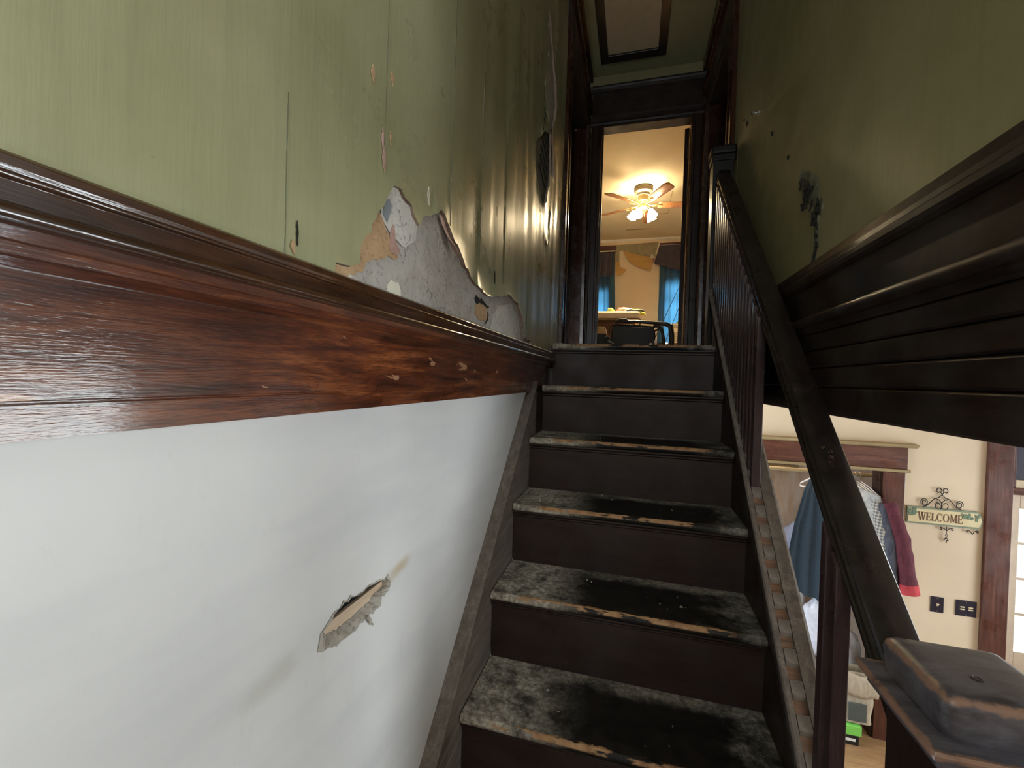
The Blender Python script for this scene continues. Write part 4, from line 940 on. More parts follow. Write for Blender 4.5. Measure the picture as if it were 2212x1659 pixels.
o = part('upper_tier', mb, VALANCE, c1, smooth=80); o.matrix_parent_inverse = Matrix.Translation(-c1.location)
c2 = thing('curtain', 'dark blue curtain under a slanted purple grey valance at the right bedroom window', 'curtain', (0.9, YB - 0.10, 0.72))
f, mb = curtain('c', 0.385, 1.5, YB - 0.09, 2.42, 0.72, 10, '', CURTAIN, ph=1.0); o = part('panel', mb, CURTAIN, c2, smooth=80); o.matrix_parent_inverse = Matrix.Translation(-c2.location)
mb = MB()
mb.grid(60, 14, lambda u, v: ((0.375 - 0.085 * v * max(0, 1 - 3.5 * u)) + u * 1.15, YB - 0.135 + 0.012 * sin(u * 46) * v, 2.45 - v * (0.32 + 0.16 * min(1, u * 3.0))))
o = part('valance', mb, VALANCE, c2, smooth=80); o.matrix_parent_inverse = Matrix.Translation(-c2.location)
o = part('rod', MB().tube([(0.36, YB - 0.115, 2.45), (1.55, YB - 0.115, 2.45)], 0.011, 8), WHITEPL, c2, smooth=50); o.matrix_parent_inverse = Matrix.Translation(-c2.location)

bd_ = thing('wallpaper_border', 'torn olive wallpaper border hanging in ochre flaps between the bedroom windows', 'wallpaper', (-0.02, YB, 2.0))
def flap(name, poly, y, mat, tilt=0.0, thick=0.003):
    V, T = sheet(poly, [], []); zt = max(p[1] for p in poly)
    mb = MB(); mb.add([(x, y - tilt * (zt - z), z) for x, z in V], T)
    o = part(name, mb, mat, bd_, solid=thick); o.matrix_parent_inverse = Matrix.Translation(-bd_.location); return o
flap('border_strip', [(-0.415, 2.53), (0.365, 2.55), (0.335, 2.40), (0.318, 2.27), (0.24, 2.34), (0.225, 2.26), (0.0, 2.34), (-0.187, 2.40), (-0.27, 2.43), (-0.322, 2.41), (-0.318, 2.24), (-0.41, 2.21)], YB - 0.003, BORDER)
flap('hanging_flap', [(-0.267, 2.423), (-0.187, 2.40), (0.0, 2.33), (0.205, 2.272), (0.262, 2.20), (0.25, 2.12), (0.235, 2.03), (0.20, 2.022), (0.011, 2.10), (-0.13, 2.19), (-0.17, 2.25)], YB - 0.006, BORDERBACK, 0.35)
flap('hanging_flap', [(-0.401, 2.213), (-0.318, 2.235), (-0.30, 2.11), (-0.21, 2.07), (-0.175, 2.05), (-0.26, 1.975), (-0.311, 1.95), (-0.352, 1.96)], YB - 0.006, BORDERBACK, 0.3)
flap('hanging_flap', [(0.235, 2.24), (0.30, 2.27), (0.32, 2.24), (0.27, 2.15), (0.245, 2.17)], YB - 0.008, PINKPAPER, 0.2)

def rbox(x0, x1, y0, y1, z0, z1): return MB().box(x0, x1, y0, y1, z0, z1)
ot = thing('bed', 'cream topped bed with brown upholstered side in the bedroom', 'bed', (-0.5, 5.9, ZF))
part('base', rbox(-0.75, 0.50, -0.28, 1.3, 0.10, 0.59), BROWNFAB, ot, bevel=0.05, seg=4)
part('mattress', rbox(-0.75, 0.56, -0.33, 1.35, 0.595, 0.70), CREAMFAB, ot, bevel=0.045, seg=4)
part('piping', MB().tube([(-0.75, -0.335, 0.597), (0.50, -0.335, 0.597), (0.555, -0.30, 0.597), (0.565, -0.2, 0.597), (0.565, 1.3, 0.597)], 0.008, 6), BLACKPL, ot)
for x, y in ((-0.7, -0.2), (0.42, -0.2), (-0.7, 1.2), (0.42, 1.2)): part('foot', rbox(x - 0.03, x + 0.03, y - 0.03, y + 0.03, 0, 0.10), DARK_Z, ot)
def lump(name, label, cat, c, r, mat, seed, squash=0.5, group=None):
    mb = MB(); 
    def f(u, v):
        a = u * 2 * pi; b = v * pi; d = Vector((cos(a) * sin(b), sin(a) * sin(b), cos(b)))
        q = 1 + 0.35 * noise.noise(d * 1.8 + Vector((seed, 0, 0))) + 0.12 * noise.noise(d * 5 + Vector((0, seed, 0)))
        return (d.x * r[0] * q, d.y * r[1] * q, max(-0.6, d.z) * r[2] * q + r[2] * 0.6)
    mb.grid(20, 12, f, wrap=True)
    o = part(name, mb, mat, None, smooth=70, loc=c); return tag(o, label, cat, group)
zt_ = ZF + 0.70
lump('folded_shirt', 'crumpled cream shirt lying on the bed beside a coral cloth', 'clothing', (-0.13, 5.85, zt_), (0.13, 0.12, 0.045), CREAMFAB, 3)
lump('cloth', 'crumpled coral red cloth on top of the bed', 'clothing', (-0.17, 6.05, zt_ + 0.0), (0.08, 0.08, 0.075), CORAL, 5)
lump('cloth', 'small yellow green cloth at the left of the pile on bed', 'clothing', (-0.31, 5.8, zt_), (0.05, 0.05, 0.045), YGREEN, 8)
lump('cloth', 'long yellow green garment behind black straps on bed', 'clothing', (0.0, 5.95, zt_), (0.12, 0.08, 0.05), YGREEN, 9)
tag(part('black_strap', MB().tube([(-0.05, 0, 0.012), (0.0, -0.02, 0.03), (0.06, 0.0, 0.022), (0.12, 0.01, 0.03), (0.17, 0.0, 0.012)], [0.012, 0.015, 0.013, 0.014, 0.01], 8), BLACKPL, None, smooth=50, loc=(-0.06, 5.72, zt_)), 'black strap coiled on cream bed top', 'strap')
tag(part('black_strap', MB().tube([(-0.09, 0, 0.006), (-0.03, 0.0, 0.02), (0.04, 0.02, 0.008)], 0.008, 6), BLACKPL, None, smooth=50, loc=(-0.44, 5.75, zt_)), 'thin black strap at the far left of the bed', 'strap')

ch = thing('black_chair', 'black chair with a broad rounded back and bent tube arm past the landing', 'chair', (0.0, 4.75, ZF))
# back shell
mb = MB()
def shell(u, v):
    x = -0.235 + 0.435 * u; z = 0.10 + 0.305 * v
    rx = 1 - max(0, abs(u - 0.5) * 2 - 0.86) / 0.14 * (max(0, v - 0.75) / 0.25) * 0.10
    return ((x + 0.02) * rx - 0.02, -0.16 + 0.012 * (2 * u - 1) ** 2 - 0.015 * v, z - 0.016 * max(0, 1 - u * 9) * v - 0.030 * u * v)
mb.grid(28, 14, shell); part('back_shell', mb, BLACKPL, ch, smooth=50, solid=0.025)
part('top_rim', MB().tube([(-0.253, -0.135, 0.30), (-0.250, -0.140, 0.36), (-0.238, -0.145, 0.392), (-0.21, -0.15, 0.403), (0.0, -0.172, 0.392), (0.17, -0.165, 0.378), (0.195, -0.155, 0.368)], 0.006, 8), BLACKMET, ch, smooth=60)
part('tube_arm', MB().tube([(-0.14, -0.10, 0.440), (0.0, -0.12, 0.436), (0.20, -0.13, 0.420), (0.30, -0.13, 0.408), (0.345, -0.13, 0.385), (0.358, -0.13, 0.30), (0.368, -0.10, 0.10), (0.37, -0.08, 0.0)], [0.014, 0.016, 0.018, 0.022, 0.027, 0.026, 0.023, 0.02], 10), BLACKMET, ch, smooth=60)
part('tube_arm', MB().tube([(0.18, -0.16, 0.385), (0.23, -0.17, 0.378), (0.262, -0.17, 0.345), (0.282, -0.16, 0.25), (0.305, -0.14, 0.05), (0.31, -0.12, 0.0)], 0.015, 8), BLACKMET, ch, smooth=60)
part('tube_arm', MB().tube([(0.165, -0.16, 0.32), (0.20, -0.165, 0.34), (0.235, -0.17, 0.352), (0.265, -0.17, 0.33)], 0.011, 8), BLACKMET, ch, smooth=60)
part('handle', MB().tube([(-0.20, -0.09, 0.43), (-0.16, -0.10, 0.45), (-0.10, -0.10, 0.455), (-0.05, -0.10, 0.44)], [0.016, 0.02, 0.018, 0.012], 8), BLACKPL, ch, smooth=60)
part('seat', rbox(-0.22, 0.22, -0.13, 0.28, 0.12, 0.17), BLACKPL, ch, bevel=0.02)
for x, y in ((-0.2, -0.1), (-0.2, 0.24), (0.2, 0.24)): part('leg', MB().tube([(x, y, 0.13), (x * 1.05, y, 0.0)], 0.012, 8), BLACKMET, ch)
hm = MB().box(-0.004, 0.004, -0.001, 0.001, -0.0028, 0.0028).mesh('rim_slot', CREAMFAB)
for i in range(12): link('rim_slot', hm, ch, (-0.02 + i * 0.017, -0.1875 + 0.0006 * i, 0.372 - 0.0007 * i))

bx = thing('storage_box', 'tan lidded box with dark side at the left of the doorway', 'box', (-0.37, 4.50, ZF))
part('body', rbox(-0.12, 0.085, -0.1, 0.12, 0.0, 0.285), NAVYC, bx, bevel=0.01)
part('lid', MB().prism([(-0.125, 0.285), (0.10, 0.285), (0.085, 0.355), (-0.115, 0.36)], -0.11, 0.13, lambda a, b, t: (a, t, b)), TANBOX, bx, bevel=0.008)
lump('cloth', 'dark navy cloth slumped against the tan lidded box', 'clothing', (-0.26, 4.36, ZF), (0.07, 0.05, 0.15), NAVYC, 4)
for (x, y, h, m_, lb) in [(0.20, 4.52, 0.235, ORANGE, 'small orange labelled carton beside the black chair arm'), (0.155, 4.44, 0.20, WHITEPL, 'small white capped bottle beside the black chair'), (0.245, 4.42, 0.175, CORAL, 'small red and white tub at floor right of the chair')]:
    t_ = thing('small_bottle', lb, 'container', (x, y, ZF))
    mb = MB(); mb.lathe([(0.018, 0), (0.020, 0.01), (0.020, h * 0.75), (0.012, h * 0.85), (0.012, h * 0.9)], 12); part('body', mb, m_, t_, smooth=35)
    mb = MB(); mb.lathe([(0.014, h * 0.88), (0.014, h), (0.004, h + 0.002)], 12); part('lid', mb, WHITEPL, t_, smooth=35)

ac = thing('air_conditioner', 'beige window air conditioner under the right bedroom curtain', 'air conditioner', (0.86, YB - 0.20, 0.70))
part('body', rbox(-0.27, 0.27, -0.12, 0.07, 0.0, 0.335), BEIGEPL, ac, bevel=0.008)
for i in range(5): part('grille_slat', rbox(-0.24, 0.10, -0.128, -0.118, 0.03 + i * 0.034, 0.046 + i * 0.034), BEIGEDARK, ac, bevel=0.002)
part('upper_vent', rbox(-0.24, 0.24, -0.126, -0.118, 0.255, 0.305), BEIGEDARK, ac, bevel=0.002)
part('control_knob', MB().lathe([(0.018, 0), (0.016, 0.012), (0.006, 0.014)], 12, Matrix.Translation((-0.11, -0.12, 0.215)) @ Matrix.Rotation(pi / 2, 4, 'X')), BLACKPL, ac)
# something must carry the unit
part('support_shelf', rbox(-0.30, 0.30, -0.13, 0.195, -0.05, -0.001), BROWNFAB, ac)
lump('cloth', 'yellow green cloth on the window air conditioner', 'clothing', (0.755, YB - 0.24, 1.036), (0.06, 0.04, 0.035), YGREEN, 15)
for (a, b, lb) in [((0.437, 7.6, 1.007), (0.683, 7.6, 1.597), 'left thin black fishing rod leaning before the right curtain'), ((0.584, 7.6, 0.953), (0.726, 7.6, 1.369), 'right thin black fishing rod leaning before the right curtain')]:
    A = Vector(a); B = Vector(b); d = (B - A); t0 = (ZF - A.z) / d.z; G = A + d * t0
    r_o = thing('fishing_rod', lb, 'fishing rod', G, group='thin rods leaning in the bedroom')
    E_ = B + d * 0.7 - G
    part('pole', MB().tube([(0, 0, 0), E_ * 0.5, E_], [0.008, 0.006, 0.003], 6), BLACKPL, r_o, smooth=50)
    part('grip', MB().tube([E_ * 0.01, E_ * 0.16], 0.013, 8), BROWNFAB, r_o, smooth=50)

# ================================================================ ENTRANCE ROOM THINGS
sg = thing('welcome_sign', 'cream WELCOME sign with black iron scrolls on the entrance wall', 'sign', (2.188, YW - 0.004, -0.905))
sg.scale = (0.95, 1.0, 1.28)
brd = [(-0.235, -0.046), (0.215, -0.046), (0.226, -0.03), (0.236, 0.0), (0.226, 0.022), (0.205, 0.050), (-0.235, 0.050)]
part('border', MB().prism(brd, -0.010, 0.0, lambda a, b, t: (a, t, b)), SIGNEDGE, sg, bevel=0.002)
part('panel', MB().prism([(a * 0.965, b * 0.80 + 0.0004) for a, b in brd], -0.0125, -0.004, lambda a, b, t: (a, t, b)), SIGN, sg)
def stroke(mb, pts, w):  # flat letter stroke polygon
    mb.prism(pts, -0.0142, -0.0118, lambda a, b, t: (a, t, b))
def bar(mb, x0, z0, x1, z1, w):
    dx, dz = x1 - x0, z1 - z0; L = hypot(dx, dz); nx_, nz_ = -dz / L * w / 2, dx / L * w / 2
    stroke(mb, [(x0 + nx_, z0 + nz_), (x1 + nx_, z1 + nz_), (x1 - nx_, z1 - nz_), (x0 - nx_, z0 - nz_)], w)
H = 0.046; TK, TN = 0.0075, 0.0026
def serif(mb, x, z, w=0.014): bar(mb, x - w / 2, z, x + w / 2, z, 0.0024)
def arc(mb, cx_, rx, a0, a1, n=18):
    for i in range(n):
        t0 = math.radians(a0 + (a1 - a0) * i / n); t1 = math.radians(a0 + (a1 - a0) * (i + 1) / n)
        def q(t, s): 
            w = TN + (TK - TN) * abs(cos(t)); return (cx_ + (rx - (w if s else 0)) * cos(t), (H / 2 - (TN if s else 0)) * sin(t) + H / 2)
        mb.prism([q(t0, 0), q(t1, 0), q(t1, 1), q(t0, 1)], -0.0142, -0.0118, lambda a, b, t: (a, t, b))
def lt(ch):
    mb = MB()
    if ch == 'W':
        bar(mb, 0.004, H, 0.015, 0, TK * 0.9); bar(mb, 0.015, 0, 0.026, H, TN); bar(mb, 0.024, H, 0.035, 0, TK * 0.9); bar(mb, 0.035, 0, 0.046, H, TN)
        for x in (0.004, 0.025, 0.046): serif(mb, x, H - 0.001)
        return mb, 0.050
    if ch == 'E':
        bar(mb, 0.007, 0, 0.007, H, TK); bar(mb, 0.002, H - 0.0013, 0.028, H - 0.0013, TN); bar(mb, 0.002, 0.0013, 0.029, 0.0013, TN); bar(mb, 0.007, H / 2, 0.022, H / 2, TN)
        bar(mb, 0.0275, H, 0.0275, H - 0.010, TN); bar(mb, 0.0285, 0, 0.0285, 0.011, TN); bar(mb, 0.0215, H / 2 - 0.005, 0.0215, H / 2 + 0.005, TN); return mb, 0.033
    if ch == 'L':
        bar(mb, 0.007, 0, 0.007, H, TK); serif(mb, 0.007, H - 0.0012); bar(mb, 0.002, 0.0013, 0.027, 0.0013, TN); bar(mb, 0.0265, 0, 0.0265, 0.012, TN); return mb, 0.030
    if ch == 'C': arc(mb, 0.020, 0.018, 45, 315); bar(mb, 0.0325, H * 0.72, 0.0325, H * 0.98, TN); return mb, 0.038
    if ch == 'O': arc(mb, 0.021, 0.019, 0, 360, 24); return mb, 0.044
    if ch == 'M':
        bar(mb, 0.005, 0, 0.006, H, TN); bar(mb, 0.007, H, 0.022, 0.004, TK * 0.85); bar(mb, 0.022, 0.004, 0.037, H, TN); bar(mb, 0.038, 0, 0.038, H, TK)
        for x in (0.005, 0.038): serif(mb, x, 0.0012)
        serif(mb, 0.005, H - 0.0012, 0.010); serif(mb, 0.039, H - 0.0012, 0.010); return mb, 0.046
xc = -0.165
for c_ in 'WELCOME':
    mb, adv = lt(c_)
    part('letter', mb, LETTER, sg, loc=(xc, 0, -0.023)); xc += adv * 1.02
mb = MB(); rn = random.Random(3)
for (cx0, cx1, cz0) in ((-0.232, -0.175, 0.022), (0.105, 0.215, 0.018)):
    for i in range(34):
        x = rn.uniform(cx0, cx1); z = cz0 + rn.uniform(-0.022, 0.020) * (0.5 + (abs(x) - 0.1) * 3); r = rn.uniform(0.005, 0.010); a0 = rn.uniform(0, 6)
        z = max(-0.034, min(0.036, z))
        mb.prism([(x + r * cos(a0 + k * 2 * pi / 5) * (1 if k % 2 else 0.75), z + r * sin(a0 + k * 2 * pi / 5)) for k in range(5)], -0.0136 - 0.00004 * i, -0.0122, lambda a, b, t: (a, t, b))
part('ivy_leaves', mb, IVY, sg)['kind'] = 'stuff'
def spiral(cx_, cz_, r0_, r1, a0, turns, n=26):
    return [(cx_ + (r0_ + (r1 - r0_) * i / n) * cos(a0 + turns * 2 * pi * i / n), -0.008, cz_ + (r0_ + (r1 - r0_) * i / n) * sin(a0 + turns * 2 * pi * i / n)) for i in range(n + 1)]
for s in (1, -1):
    def mir(pts): return [(-0.018 + s * p[0], p[1], p[2]) for p in pts]
    sp1 = spiral(0.108, 0.078, 0.010, 0.024, pi * 0.8, -1.45)
    e1 = sp1[-1]
    part('iron_scroll', MB().tube(mir(sp1), 0.0026, 6), IRON, sg, smooth=60)
    part('iron_scroll', MB().tube(mir([(0.118, -0.008, 0.054), (0.095, -0.008, 0.058), (0.070, -0.008, 0.082), (0.045, -0.008, 0.105), (0.02, -0.008, 0.112), (0.0, -0.008, 0.128), (-0.012, -0.008, 0.145)] + spiral(-0.022, 0.150, 0.018, 0.008, 0.0, 0.9)), 0.0026, 6), IRON, sg, smooth=60)
    part('iron_scroll', MB().tube(mir([(0.045, -0.008, 0.105), (0.02, -0.008, 0.10), (0.004, -0.008, 0.086), (-0.004, -0.008, 0.066)] + [(p[0], p[1], p[2]) for p in spiral(0.022, 0.068, 0.026, 0.010, pi, 0.95)]), 0.0026, 6), IRON, sg, smooth=60)
    part('iron_scroll', MB().tube([(0.018 + s * p[0], p[1], p[2]) for p in [(0.0, -0.008, -0.072), (0.012, -0.008, -0.062), (0.03, -0.008, -0.055)] + spiral(0.034, -0.062, 0.008, 0.003, pi / 2, -0.9)], 0.0022, 6), IRON, sg, smooth=60)
    part('iron_scroll', MB().tube([(0.175 + s * p[0], p[1], p[2]) for p in [(0.0, -0.008, -0.078), (0.012, -0.008, -0.062), (0.026, -0.008, -0.056)] + spiral(0.030, -0.062, 0.007, 0.003, pi / 2, -0.9)], 0.0022, 6), IRON, sg, smooth=60)
mb = MB(); mb.tube([(0.018, -0.008, -0.048), (0.018, -0.008, -0.085), (0.024, -0.010, -0.098), (0.018, -0.012, -0.11), (0.011, -0.010, -0.098), (0.018, -0.008, -0.086)], 0.002, 6); part('hanging_hook', mb, IRON, sg)
mb = MB(); mb.tube([(0.004, -0.008, -0.125), (0.012, -0.008, -0.117), (0.018, -0.008, -0.112), (0.026, -0.008, -0.118), (0.032, -0.008, -0.124), (0.022, -0.008, -0.126), (0.018, -0.008, -0.14)], 0.0032, 6); part('hanging_hook', mb, IRON, sg)

def plate(x0, x1, n_, label):
    zc_ = -1.54; t_ = thing('switch_plate', label, 'switch', ((x0 + x1) / 2, YW, zc_)); w = (x1 - x0) / 2
    part('plate', rbox(-w, w, -0.006, 0.0, -0.056, 0.056), NAVY_PLATE, t_, bevel=0.002)
    for i in range(n_):
        x = 0 if n_ == 1 else (-0.025 + 0.05 * i)
        if n_ == 1: part('toggle', MB().prism([(-0.006, -0.010), (-0.018, 0.004), (-0.018, 0.012), (-0.006, 0.010)], -0.006, 0.006, lambda a, b, t: (t, a, b)), IVORY, t_, bevel=0.001)
        else:
            for zz in (-0.006, 0.010): part('toggle', rbox(x - 0.012, x + 0.012, -0.012, -0.005, zz - 0.004, zz + 0.004), IVORY, t_, bevel=0.001)
    for z in (-0.045, 0.045): part('screw', MB().lathe([(0.003, 0), (0.002, 0.0015)], 8, Matrix.Translation((0, -0.006, z)) @ Matrix.Rotation(pi / 2, 4, 'X')), CHROME, t_)
plate(2.135, 2.213, 1, 'single black switch plate with one ivory toggle, left of the pair')
plate(2.283, 2.403, 2, 'double black switch plate with two ivory rockers beside the door casing')

# closet rod, shelf and clothes
RY, RZ = 4.03, -0.672
rod = thing('closet_rod', 'wooden clothes rod across the closet', 'rod', (1.26, RY, RZ))
part('pole', MB().tube([(-0.83, 0, 0), (0.84, 0, 0)], 0.016, 12), GOLDTRIM, rod, smooth=50)
part('cleat', rbox(-0.84, 0.2, 0.40, 0.46, -0.055, -0.03), GOLDTRIM, rod)
part('bracket', rbox(-0.08, -0.05, 0.40, 0.46, -0.03, 0.068), GOLDTRIM, rod)
sh = tag(part('closet_shelf', rbox(0.425, 2.105, 4.22, 4.615, -0.60, -0.58), WHITEPL, None), 'white shelf above the rod in the closet', 'shelf')
for i, (x, w, z1, m_, lb) in enumerate([(1.80, 0.13, 0.09, BAGPL, 'pale box on the closet shelf near the railing'), (1.925, 0.045, 0.14, BLACKPL, 'black book on end on the closet shelf'), (1.99, 0.05, 0.12, BLUISH, 'pale blue box at the right of closet shelf')]):
    tag(part('shelf_box', rbox(-w / 2, w / 2, -0.1, 0.1, 0, z1 * 2), m_, None, loc=(x, 4.40, -0.58), bevel=0.004), lb, 'box')

def hanger(name, x, rz, label, mat, w=0.21, tilt=0, drop=0.0, group='clothes hangers'):
    h = thing(name, label, 'hanger', (x, RY, RZ), rz, group)
    part('hook', MB().tube([(0, 0.016 * cos(t) , 0.004 + 0.016 * sin(t)) for t in [(-20 + 22 * i) * pi / 180 for i in range(11)]] + [(0, -0.012, -0.02), (0, 0, -0.045)], 0.002, 6), CHROME, h, smooth=60)
    part('arms', MB().tube([(0, 0, -0.045), (0, -w * 0.5, -0.075), (0, -w * 0.96, -0.12), (0, -w, -0.135), (0, -w * 0.95, -0.142), (0, 0, -0.142), (0, w * 0.95, -0.142), (0, w, -0.135), (0, w * 0.96, -0.12), (0, w * 0.5, -0.075)], 0.0055, 8, closed=True), mat, h, smooth=60)
    return h
def garment(name, label, x, rz, mat, secs, folds=6, amp=0.012, sleeve=None, cuff=None, parts=(), drop=0.0, cat='garment', seed=0):
    """hung across the rod; local y = breadth, x = thickness; secs: (z, y_front, y_back, thickness)"""
    g = thing(name, label, cat, (x, RY, RZ), rz)
    mb = MB(); n_ = 56
    def f(u, v):
        i = v * (len(secs) - 1); k = min(int(i), len(secs) - 2); q = i - k
        z, a, b, t = [secs[k][m] + (secs[k + 1][m] - secs[k][m]) * q for m in range(4)]
        an = u * 2 * pi; c_, s_ = cos(an), sin(an)
        ww = amp * min(1, v * 1.6) * sin(an * folds + seed + 2 * noise.noise(Vector((c_, s_, v * 2 + seed))))
        return ((t / 2 + ww) * (abs(s_) ** 0.7) * (1 if s_ > 0 else -1), (a + b) / 2 - (b - a) / 2 * c_, z + 0.006 * sin(an * 3 + seed) * v)
    mb.grid(n_, 24, f, wrap=True)
    part('body', mb, mat, g, smooth=70)
    if sleeve:
        pts, rad = sleeve; k = len(pts)
        P = [Vector(p) for p in pts]; path = []; rr_ = []
        for i in range(k - 1):
            for j in range(6):
                q = j / 6; path.append(P[i].lerp(P[i + 1], q)); rr_.append((rad[i] * (1 - q) + rad[i + 1] * q) * (1 + 0.08 * sin(i * 9 + j * 2.3)))
        path.append(P[-1]); rr_.append(rad[-1])
        s_ = part('sleeve', MB().tube(path, rr_, 14), mat, g, smooth=70)
        if cuff: part('cuff', MB().tube([P[-1] + (P[-2] - P[-1]).normalized() * 0.055, P[-1] + (P[-1] - P[-2]).normalized() * 0.012], [rad[-1] * 1.12, rad[-1] * 1.15], 14), cuff, s_, smooth=50)
    return g
# from left to right
garment('pleated_skirt', 'dark teal pleated skirt hanging left of the handrail', 1.46, 0.9, TEAL, [(-0.06, -0.05, 0.05, 0.03), (-0.16, -0.09, 0.09, 0.06), (-0.45, -0.14, 0.15, 0.10), (-0.75, -0.18, 0.19, 0.13), (-1.00, -0.21, 0.22, 0.15)], 11, 0.020, seed=1, cat='skirt')
hanger('clothes_hanger', 1.455, 0.9, 'hanger holding the dark teal skirt', WHITEPL, 0.12)
garment('patterned_blouse', 'grey patterned blouse with a mint trim hanging under white hanger', 1.655, 0.46, FLORAL, [(-0.07, -0.06, 0.06, 0.02), (-0.11, -0.27, 0.16, 0.03), (-0.30, -0.31, 0.16, 0.04), (-0.46, -0.22, 0.14, 0.04)], 5, 0.006, seed=2, cat='blouse')
hanger('clothes_hanger', 1.655, 0.46, 'hanger holding the grey patterned blouse', WHITEPL)
garment('plaid_shirt', 'grey plaid shirt hanging behind the patterned blouse', 1.685, 0.38, PLAID, [(-0.07, -0.06, 0.06, 0.02), (-0.13, -0.25, 0.18, 0.03), (-0.40, -0.28, 0.18, 0.04), (-0.70, -0.28, 0.18, 0.04)], 5, 0.006, sleeve=([(0, -0.23, -0.15), (-0.01, -0.29, -0.35), (0.0, -0.33, -0.66)], [0.035, 0.045, 0.042]), seed=3, cat='shirt')
hanger('clothes_hanger', 1.685, 0.38, 'hanger holding the grey plaid shirt', WHITEPL)
garment('blue_jacket', 'dark blue grey jacket hanging between plaid shirt and maroon cardigan', 1.712, 0.32, DENIM, [(-0.07, -0.06, 0.06, 0.02), (-0.13, -0.25, 0.20, 0.035), (-0.40, -0.29, 0.20, 0.05), (-0.72, -0.30, 0.20, 0.05), (-0.90, -0.26, 0.20, 0.045)], 4, 0.006, sleeve=([(0.0, -0.25, -0.16), (0.0, -0.32, -0.40), (0.0, -0.34, -0.72)], [0.035, 0.045, 0.04]), seed=4, cat='jacket')
hanger('clothes_hanger', 1.712, 0.32, 'hanger holding the dark blue grey jacket', WHITEPL)
garment('maroon_cardigan', 'maroon cardigan with a bright red turned back cuff', 1.742, 0.24, MAROON, [(-0.07, -0.06, 0.06, 0.02), (-0.13, -0.26, 0.20, 0.03), (-0.35, -0.29, 0.20, 0.04), (-0.66, -0.30, 0.20, 0.04)], 4, 0.008, sleeve=([(0.02, -0.26, -0.15), (0.05, -0.34, -0.38), (0.09, -0.38, -0.74)], [0.045, 0.055, 0.050]), cuff=REDKNIT, seed=5, cat='cardigan')
hanger('clothes_hanger', 1.742, 0.24, 'hanger holding the maroon cardigan', BAGPL)
eh = thing('clothes_hanger', 'empty white tube hanger sticking out in front of the clothes', 'hanger', (1.72, RY, RZ), -0.75, 'clothes hangers')
part('hook', MB().tube([(0, 0.016 * cos(t), 0.004 + 0.016 * sin(t)) for t in [(-20 + 22 * i) * pi / 180 for i in range(11)]] + [(0, -0.012, -0.02), (0, 0, -0.04)], 0.002, 6), CHROME, eh, smooth=60)
part('arms', MB().tube([(0, 0.0, -0.04), (0, -0.10, -0.03), (0.0, -0.24, -0.018), (0, -0.275, -0.03), (0, -0.27, -0.052), (0, -0.15, -0.095), (0, 0.02, -0.15), (0, 0.2, -0.2), (0, 0.20, -0.17), (0, 0.10, -0.10)], 0.0065, 8, closed=True), WHITEPL, eh, smooth=60)
cl = thing('closet_fill_bulb', 'unseen bulb added on the closet ceiling to brighten the closet', 'lamp', (1.1, 4.12, -0.069))
part('socket', MB().lathe([(0.03, 0.0), (0.03, -0.03), (0.016, -0.04)], 14), WHITEPL, cl, smooth=40)
part('bulb', MB().lathe([(0.012, -0.04), (0.03, -0.075), (0.028, -0.095), (0.008, -0.11)], 14), lamp_mat('closet_fill_glow', 22), cl, smooth=60)  # glowing part of the added closet fill bulb
cpl = bpy.data.lights.new('closet_fill_light', 'POINT'); cpl.energy = 9; cpl.color = (1.0, 0.92, 0.84); cpl.shadow_soft_size = 0.04  # unseen fill light added to brighten the closet interior
cpo = bpy.data.objects.new('closet_fill_light', cpl); COL.objects.link(cpo); cpo.location = (1.1, 4.12, -0.24)
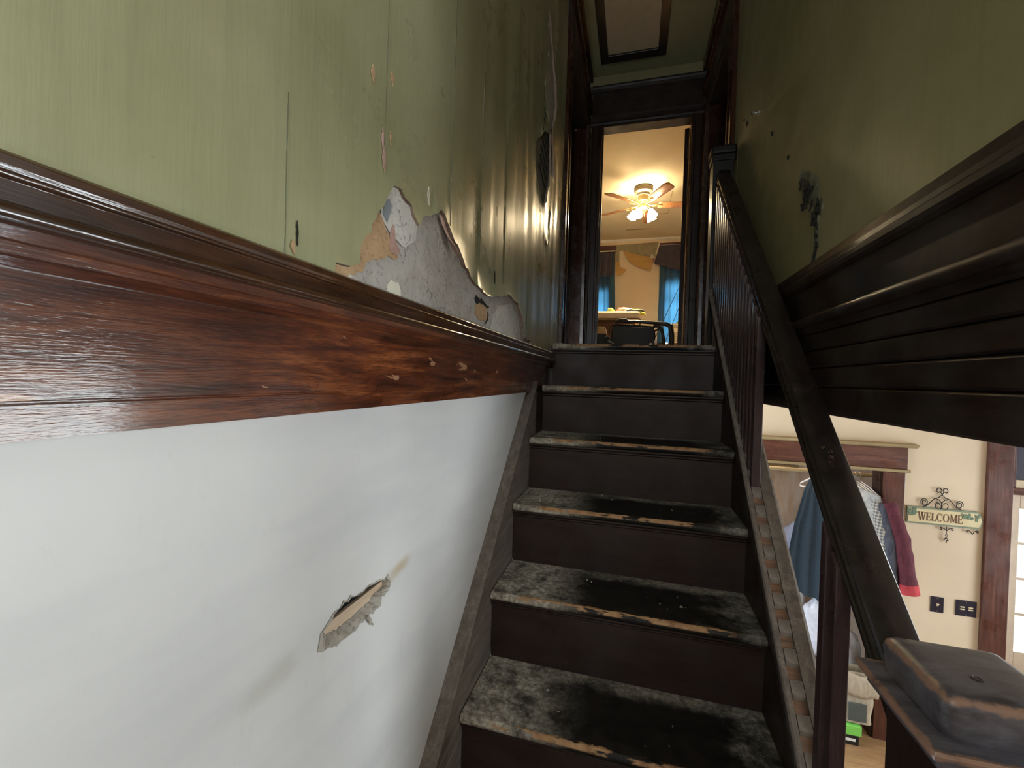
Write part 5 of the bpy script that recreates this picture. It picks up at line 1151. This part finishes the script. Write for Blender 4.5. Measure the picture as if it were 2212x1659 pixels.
# closet floor
lump('plastic_bag', 'crumpled white plastic bag seen left of the two spindles', 'bag', (1.47, 3.99, -2.10), (0.10, 0.10, 0.26), BAGPL, 22)
lump('pink_cushion', 'dusty pink cushion beneath the white plastic bag', 'cushion', (1.37, 3.98, -2.48), (0.15, 0.13, 0.16), PINKC, 23)
lump('plastic_bag', 'white folded plastic sheet between spindles and newel post', 'bag', (1.68, 4.05, -2.26), (0.12, 0.08, 0.24), BAGPL, 24)
lump('blue_bundle', 'pale blue and white bundle at the left edge of the teal skirt', 'bundle', (1.42, 4.42, -1.62), (0.09, 0.1, 0.26), BLUISH, 25)
tag(part('white_tote', rbox(-0.13, 0.13, -0.10, 0.12, 0, 0.95), WHITEPL, None, loc=(1.38, 4.42, ZG), bevel=0.02), 'tall white tub standing in the closet under the blue bundle', 'tub')
tb = thing('tan_bag', 'tan canvas bag with a dark green patch on the closet threshold', 'bag', (1.66, 3.80, ZG + 0.16))
mb = MB(); mb.grid(28, 14, lambda u, v: ((0.115 - 0.02 * v * v) * (abs(cos(u * 2 * pi)) ** 0.5) * (1 if cos(u * 2 * pi) > 0 else -1) + 0.01 * sin(v * 9 + u * 11), (0.08 - 0.03 * v) * (abs(sin(u * 2 * pi)) ** 0.6) * (1 if sin(u * 2 * pi) > 0 else -1), 0.36 * v), wrap=True)
part('body', mb, TANC, tb, smooth=70)
part('patch', rbox(-0.06, 0.055, -0.09, -0.078, 0.02, 0.15), OLIVEP, tb, bevel=0.004)
part('flap', MB().grid(10, 6, lambda u, v: (-0.12 + 0.24 * u, -0.085 - 0.015 * sin(v * 3), 0.36 - 0.16 * v + 0.01 * sin(u * 8))), TANC, tb, smooth=70, solid=0.006)
gb = thing('shoe_box', 'black box with lime green lid and white label on the closet floor', 'box', (1.62, 3.78, ZG))
part('body', rbox(-0.10, 0.055, -0.07, 0.10, 0.0, 0.075), BLACKPL, gb, bevel=0.006)
part('lid', rbox(-0.10, 0.065, -0.08, 0.105, 0.077, 0.15), LIME, gb, bevel=0.006)
part('white_label', rbox(-0.045, 0.03, -0.073, -0.069, 0.03, 0.05), WHITEPL, gb, bevel=0.002)
